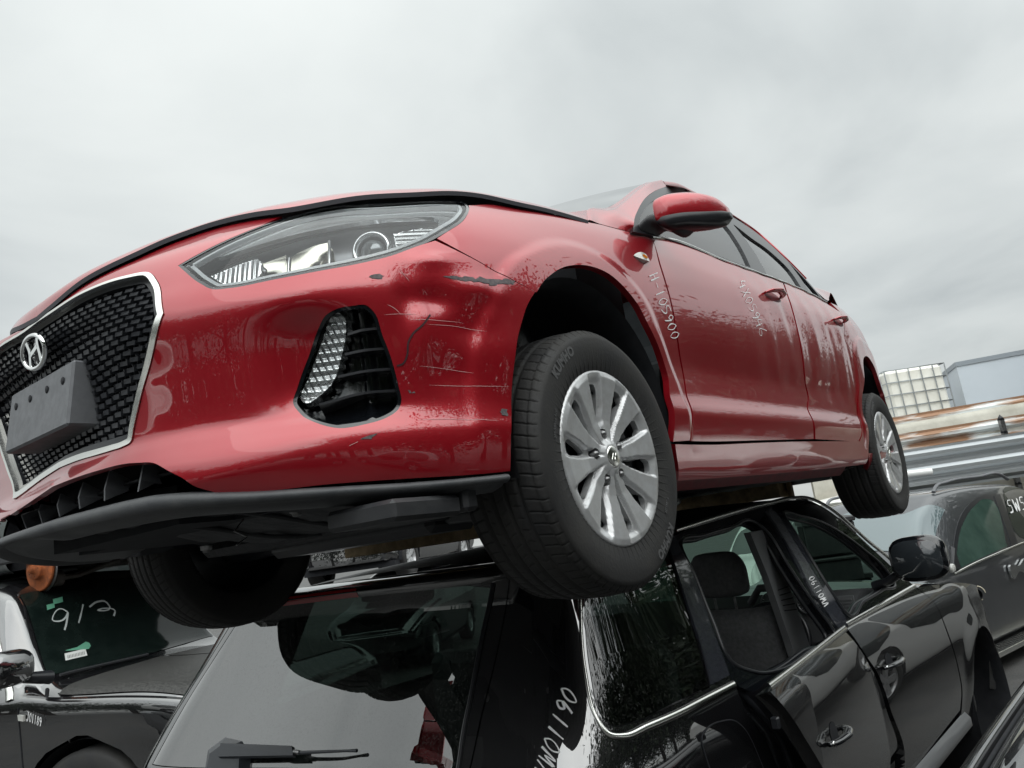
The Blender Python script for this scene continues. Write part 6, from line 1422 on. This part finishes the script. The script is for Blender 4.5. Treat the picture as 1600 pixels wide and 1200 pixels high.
# bulk container (tank in a cage)
pi_ = W(1402, 668, 15); ibc = place('caged_tank', 'white plastic liquid tank in a wire cage on the rack at the right', 'tank', pi_, rad(128))
M_TANK = mat('tank_plastic', (.88, .87, .80), rough=.45, noise=(3, (.78, .76, .68), 5)); M_CAGE = mat('galvanised_cage', (.42, .44, .45), rough=.35, metal=.8)
tk = MB(); tk.box((.03, .03, .14), (1.17, .97, 1.12), bev=.06); tk.lathe([(.0, 1.16), (.10, 1.16), (.11, 1.1)], 20, 'z', (.6, .5, 0)); tk.build('tank', M_TANK, ibc)
cg = MB()
for z in (.14, .385, .63, .875, 1.12): cg.tube([(0, 0, z), (1.2, 0, z), (1.2, 1, z), (0, 1, z)], .012, 6, True)
for k in range(6):
    for y in (0, 1): cg.tube([(k*.24, y, .10), (k*.24, y, 1.12)], .012, 6)
for k in range(1, 4):
    for x in (0, 1.2): cg.tube([(x, k*.25, .10), (x, k*.25, 1.12)], .012, 6)
cg.tube([(0, .25, 1.13), (1.2, .25, 1.13)], .015, 6); cg.tube([(0, .75, 1.13), (1.2, .75, 1.13)], .015, 6); cg.build('cage', M_CAGE, ibc)
pl = MB()
pl.box((-.01, -.01, 0), (1.21, 1.01, .02)); pl.box((-.01, -.01, .09), (1.21, 1.01, .11))
for x in (0, .54, 1.08): pl.box((x, 0, .02), (x+.12, 1, .09))
pl.build('pallet', M_CAGE, ibc)
rk = place('storage_rack', 'steel rack holding the caged white tank', 'rack', (pi_[0], pi_[1], 0), rad(128)); b = MB(); zt = float(pi_[2])
for x in (-.8, 1.9):
    for y in (-.05, 1.05): b.box((x-.05, y-.05, 0), (x+.05, y+.05, zt-.12))
b.build('upright', M_CAGE, rk); b = MB(); b.box((-.9, -.1, zt-.12), (2.0, 1.1, zt-.002)); b.build('deck', M_CAGE, rk)
# grey box body of a truck
a0 = W(1478, 655, 17.5); a1 = W(1603, 640, 17.0); ydir = a1-a0; ybox = math.atan2(ydir[1], ydir[0]); top_z = float(W(1597, 568, 17)[2])
bx_ = place('box_truck', 'pale grey truck box with an aluminium edge, far right', 'truck', (a0[0], a0[1], 0), ybox); M_BOX = mat('grey_box_panel', (.58, .63, .68), rough=.4, noise=(.6, (.53, .58, .63), 4)); M_ALU = mat('aluminium_edge', (.30, .33, .36), rough=.4, metal=.6)
Lb = float(np.linalg.norm((a1-a0)[:2]))*(1593-1478)/(1603-1478); b = MB(); b.box((0, -2.3, 1.1), (Lb, 0, top_z)); 
b.build('box_panel', M_BOX, bx_); b = MB(); b.box((-.02, -2.32, top_z-.06), (Lb+.02, .03, top_z+.03)); b.box((-.04, -.06, 1.1), (.10, .035, top_z)); b.box((Lb-.1, -.06, 1.1), (Lb+.04, .035, top_z)); b.box((-.02, -2.3, 1.0), (Lb, .03, 1.12)); b.build('edge_rail', M_ALU, bx_)
for x, z in ((.12, .42), (.95, .22)): MB().hull([(x, .034, top_z-z), (x+.18, .034, top_z-z+.02), (x+.18, .034, top_z-z+.05), (x, .034, top_z-z+.03)], [(x, .038, top_z-z), (x+.18, .038, top_z-z+.02), (x+.18, .038, top_z-z+.05), (x, .038, top_z-z+.03)]).build('red_marking', mat('red_reflector', (.5, .03, .03)), bx_)
b = MB(); b.box((.1, -2.1, .55), (Lb-.05, -.2, 1.0)); b.build('chassis', M_VOID, bx_)
for x in (Lb*.3, Lb*.75): simple_wheel(bx_, x, -.15, .45, .45, 1)
# pale cab roofs in front of it
v0 = W(1404, 700, 13.2); v1 = W(1600, 668, 12.6); dd = v1-v0; yv = math.atan2(dd[1], dd[0]); zt_ = float(W(1490, 664, 13)[2])
van = place('cargo_van', 'cream van body seen just above the rusty rails', 'van', (v0[0], v0[1], 0), yv); M_CREAM = mat('cream_paint', (.50, .48, .41), rough=.4, coat=.4, noise=(2.2, (.33, .31, .25), 9))
prof = catmull([(-.1, .5), (-.1, zt_-.35), (.05, zt_-.08), (.35, zt_, True), (1.9, zt_+.02, True), (2.0, zt_-.3), (2.0, .5)], 4); n_ = len(prof)
G = np.array([[(x, -p[0]-.1, p[1]+dz) for p in prof] for x, dz in ((-1.5, -.25), (-1.2, -.03), (-.8, 0), (4.6, .05), (4.8, .02), (5.0, -.2))]); grid_mesh('body', G, M_CREAM, van, smooth=True)
b = MB(); b.box((2.9, -.1, zt_-.42), (4.6, -.01, zt_-.14), bev=.01); b.build('side_window', M_DKG, van)
for k_ in range(7): MB().box((-.9+k_*.8, .0, zt_-.9), (-.885+k_*.8, .012, zt_-.12)).build('panel_seam', M_GREY, van)
b = MB(); b.box((1.55, .0, zt_-.30), (2.35, .03, zt_-.1), bev=.005); b.build('vent_panel', M_GREY, van)
# stacked guard rails, rusty
M_RAIL = bpy.data.materials.new('rusty_galvanised'); M_RAIL.use_nodes = True; t = M_RAIL.node_tree; bs = t.nodes['Principled BSDF']; bs.inputs['Roughness'].default_value = .55; bs.inputs['Metallic'].default_value = .35
tcn = t.nodes.new('ShaderNodeTexCoord'); nn = t.nodes.new('ShaderNodeTexNoise'); nn.inputs['Scale'].default_value = 1.0; nn.inputs['Detail'].default_value = 9; mp = t.nodes.new('ShaderNodeMapping'); mp.inputs['Scale'].default_value = (1.1, 3, 7)
t.links.new(tcn.outputs['Object'], mp.inputs[0]); t.links.new(mp.outputs[0], nn.inputs['Vector']); rp_ = t.nodes.new('ShaderNodeValToRGB'); rp_.color_ramp.elements[0].position = .44; rp_.color_ramp.elements[0].color = (.70, .74, .74, 1); rp_.color_ramp.elements[1].position = .54; rp_.color_ramp.elements[1].color = (.30, .17, .10, 1)
t.links.new(nn.outputs[0], rp_.inputs[0]); t.links.new(rp_.outputs[0], bs.inputs['Base Color'])
def rail_thing(label, pa, pb, m_, h=.32):
    pa, pb = np.array(pa), np.array(pb); d = pb-pa; L_ = np.linalg.norm(d[:2]); yw = math.atan2(d[1], d[0]); r_ = place('guard_rail', label, 'guard rail', pa, yw, 'guard rails stacked on the rack')
    pr = [(0, 0), (.0, .03), (.07, .07), (.07, .11), (.01, .15), (.01, .17), (.07, .21), (.07, .25), (.0, .29), (0, .32)]
    xs_ = np.linspace(0, L_, 8); G = np.array([[(x, -y, z*h/.32+d[2]*x/L_) for y, z in pr] for x in xs_]); grid_mesh('rail_sheet', G, m_, r_, smooth=False); G2 = G+[0, .012, 0]; grid_mesh('rail_back', G2, m_, r_, smooth=False, flip=True); return r_
for k, (y0, y1, dep, m_) in enumerate(((690, 656, 11.6, M_RAIL), (719, 687, 11.3, M_RAIL), (747, 716, 11.0, MATS['galvanised_cage']), (774, 744, 10.8, MATS['galvanised_cage']))):
    rail_thing(('guard rail with light rust, topmost of the stack', 'rusty orange streaked guard rail, second from the top', 'grey guard rail under the rusty one', 'lowest guard rail just above the car roofs')[k], W(1396, y0, dep), W(1640, y1-5, dep-.6), m_, h=.36)
ps = W(1592, 760, 10.6); post = place('rack_post', 'thin dark steel post with bolts in front of the guard rails', 'post', (ps[0], ps[1], 0), rad(128)); pt_ = float(W(1576, 652, 10.6)[2]); b = MB(); b.box((-.03, -.03, 0), (.03, .03, pt_)); b.build('post', M_STEEL, post)
for k in range(6): MB().lathe([(.0, .0), (.05, .01), (.03, .05), (.0, .09)], 8, 'z', (0, 0, pt_-.02-.18*k)).build('post_bolt', M_BLKS, post)
tb = W(1412, 742, 9.5); b = MB().tube([tb, W(1455, 737, 9.5)], .045, 10); pp = b.build('white_pole', M_WHT); tag(pp, 'short white pole lying in front of the lowest rail', 'pole')
# white cars behind, seen under the sill and over the grey roof
wst = [(-.9, .4, .80, .82, .95, .70, 1.0), (-.7, .3, .84, .86, .96, .66, 1.3), (-.2, .26, .86, .88, .95, .64, 1.46), (.9, .25, .86, .88, .93, .64, 1.48), (1.5, .25, .86, .88, .92, .66, 1.36), (2.1, .25, .86, .88, .92, .78, 1.0), (2.7, .25, .86, .86, .84, .76, .92), (3.1, .28, .80, .80, .74, .68, .80), (3.3, .32, .70, .68, .6, .56, .64)]
def sw(b): return [[(-1.45, 1.07), (-1.25, 1.28), (-.9, 1.42), (-.1, 1.42), (.35, 1.28), (.5, 1.07)]]
WIN = [[(-1.75, 1.08), (-1.35, 1.36), (-.9, 1.42), (-.35, 1.42), (-.33, 1.08)], [(-.25, 1.08), (-.27, 1.42), (.2, 1.40), (.55, 1.25), (.6, 1.08)]]
FRW = [(-2.02, 1.62), (-1.55, 1.62), (-1.50, 2.09), (-2.06, 2.09)]
p_ = W(1262, 775, 11.5); wc1, S1 = generic_car('hatchback_car', 'white car glimpsed under the rear sill of the red car', (p_[0]-1.6, p_[1]-.8, 0), rad(10), wst, M_WHT, side_windows=WIN, front=FRW, half=.87)
p_ = W(1440, 775, 9.4)
wst2 = [(x, a, b, c, z+.12 if z < 1.1 else z, f, g+.18) for (x, a, b, c, z, f, g) in wst]
wc2, S2 = generic_car('estate_car', 'white car whose roof shows behind the dark grey SUV', (p_[0]-2.6, p_[1]-1.1, .0), rad(-5), wst2, M_WHT, side_windows=WIN, front=FRW, half=.87)
# white estate parked across the lane: it mirrors in the black doors
we, S3 = generic_car('estate_car', 'white estate car standing across the lane from the black SUV', (-5.25, 2.92, 0), rad(183), [(-.95, .35, .80, .84, .95, .74, 1.25), (-.85, .30, .84, .87, .97, .66, 1.42), (-.3, .26, .86, .88, .95, .65, 1.50)]+wst[3:], M_WHT, side_windows=[[(-1.75, 1.08), (-1.35, 1.36), (-.9, 1.42), (-.35, 1.42), (-.33, 1.08)], [(-.25, 1.08), (-.27, 1.42), (.35, 1.40), (.75, 1.3), (.78, 1.08)]], front=FRW, half=.87, glass=M_DKG)
for s in (1, -1):
    D = mir(panel_data(S3, catmull([(.70, .90), (.95, .88), (.96, 1.02), (.66, 1.02)], 4, True), step=.05, off=.006, thick=.004), s); mesh_obj('tail_light', D[0], D[1], M_REDL, we, normals=D[2])
# stacked cars and a van behind the photographer, seen in the paint
for k, (lab, x, y, z, yw, m_) in enumerate((('silver hatchback in the row behind the camera', 5.6, -3.6, 0, 80, M_SLV), ('white hatchback on the silver one behind the camera', 5.6, -3.4, 1.42, 84, M_WHT), ('dark grey car in the row behind the camera', 6.2, 1.6, 0, 95, M_GRY), ('silver car beside the hedge to the right of the camera', 1.6, 5.2, 0, 12, M_SLV))):
    generic_car('hatchback_car', lab, (x, y, z), rad(yw), wst, m_, side_windows=WIN, front=FRW, half=.87)
for k, (lab, x, y, z, yw, m_) in enumerate((('grey car at the bottom of the far stack on the left', -4.5, -11.5, 0, 20, M_GRY), ('dark grey car on top of the far stack on the left', -4.4, -11.4, 1.38, 26, M_GRY), ('black car at the bottom of the far row behind the black SUV', -9.5, -9.5, 0, 30, M_BPT), ('black car on top in the far row behind the black SUV', -9.4, -9.3, 1.38, 24, M_BPT), ('grey car standing behind the stacked wreck', 1.5, -12.5, 0, 10, M_GRY), ('black car lying on the grey one behind the stacked wreck', 1.4, -12.4, 1.38, 15, M_BPT))):
    generic_car('hatchback_car', lab, (x, y, z), rad(yw), wst, m_, side_windows=WIN, front=FRW, half=.87)
# hedge and trees beyond
M_BARK = mat('bark', (.07, .055, .04), rough=.9, noise=(12, .5, 6)); M_LEAF = mat('leaves', (.035, .06, .022), rough=.6, noise=(2.5, (.015, .03, .010), 4)); 
def tree_meshes(seed):
    r = np.random.default_rng(seed); H = 6.5+r.uniform(-.8, 1.2); b = MB(); b.tube([(0, 0, 0), (.1, .05, H*.3), (-.05, .1, H*.55), (0, 0, H*.85)], [.22, .17, .11, .04], 8); tips = [(0, 0, H*.85)]
    for k in range(14):
        a = r.uniform(0, 6.28); z0 = H*r.uniform(.18, .7); l = r.uniform(1.0, 2.2)*(1-.4*z0/H); e_ = (l*math.cos(a), l*math.sin(a), z0+l*.7); b.tube([(0, 0, z0), (e_[0]*.5, e_[1]*.5, z0+l*.3), e_], [.07, .05, .02], 6); tips.append(e_)
    o1 = b.build('trunk', M_BARK); tm = o1.data; bpy.data.objects.remove(o1)
    C_ = np.array(tips)[r.integers(0, len(tips), 1100)]+r.normal(0, .75, (1100, 3))*[1, 1, .75]; V_ = []; F_ = []
    for c in C_:
        for _ in range(8):
            p = c+r.normal(0, .19, 3); a = r.normal(0, 1, 3); a /= np.linalg.norm(a); q = np.cross(a, r.normal(0, 1, 3)); q /= np.linalg.norm(q); s_ = r.uniform(.06, .13); n_ = len(V_)
            V_ += [p-a*s_, p+q*s_*.5, p+a*s_, p-q*s_*.5]; F_.append((n_, n_+1, n_+2, n_+3))
    o2 = mesh_obj('crown', np.array(V_), F_, M_LEAF); cm = o2.data; bpy.data.objects.remove(o2); return tm, cm
TM = [tree_meshes(k) for k in range(3)]; kinds = 'leafy tree in the hedge row across the yard'
for k in range(30):
    if k < 22: x, y = -26+k*1.9, 7.6+random.uniform(-.8, .8)+.0035*(k*1.9-16)**2
    else: x, y = 15+random.uniform(-1, 1), 9-(k-22)*2.8
    tm, cm = TM[k % 3]; e_ = thing('tree', kinds, 'tree', (x, y, 0), random.uniform(0, 6), 'trees of the hedge row'); sc_ = random.uniform(.8, 1.1); e_.scale = (1, 1, sc_)
    link(tm, 'trunk', e_); link(cm, 'crown', e_)
gm = MB(); gm.box((-500, -500, -.3), (500, 500, 0))
M_ASPH = mat('asphalt', (.075, .072, .068), rough=.7, noise=(1.2, (.04, .04, .04), 10, -.3), bump=(60, .6, .02))
ground = gm.build('ground', M_ASPH); struct(ground)
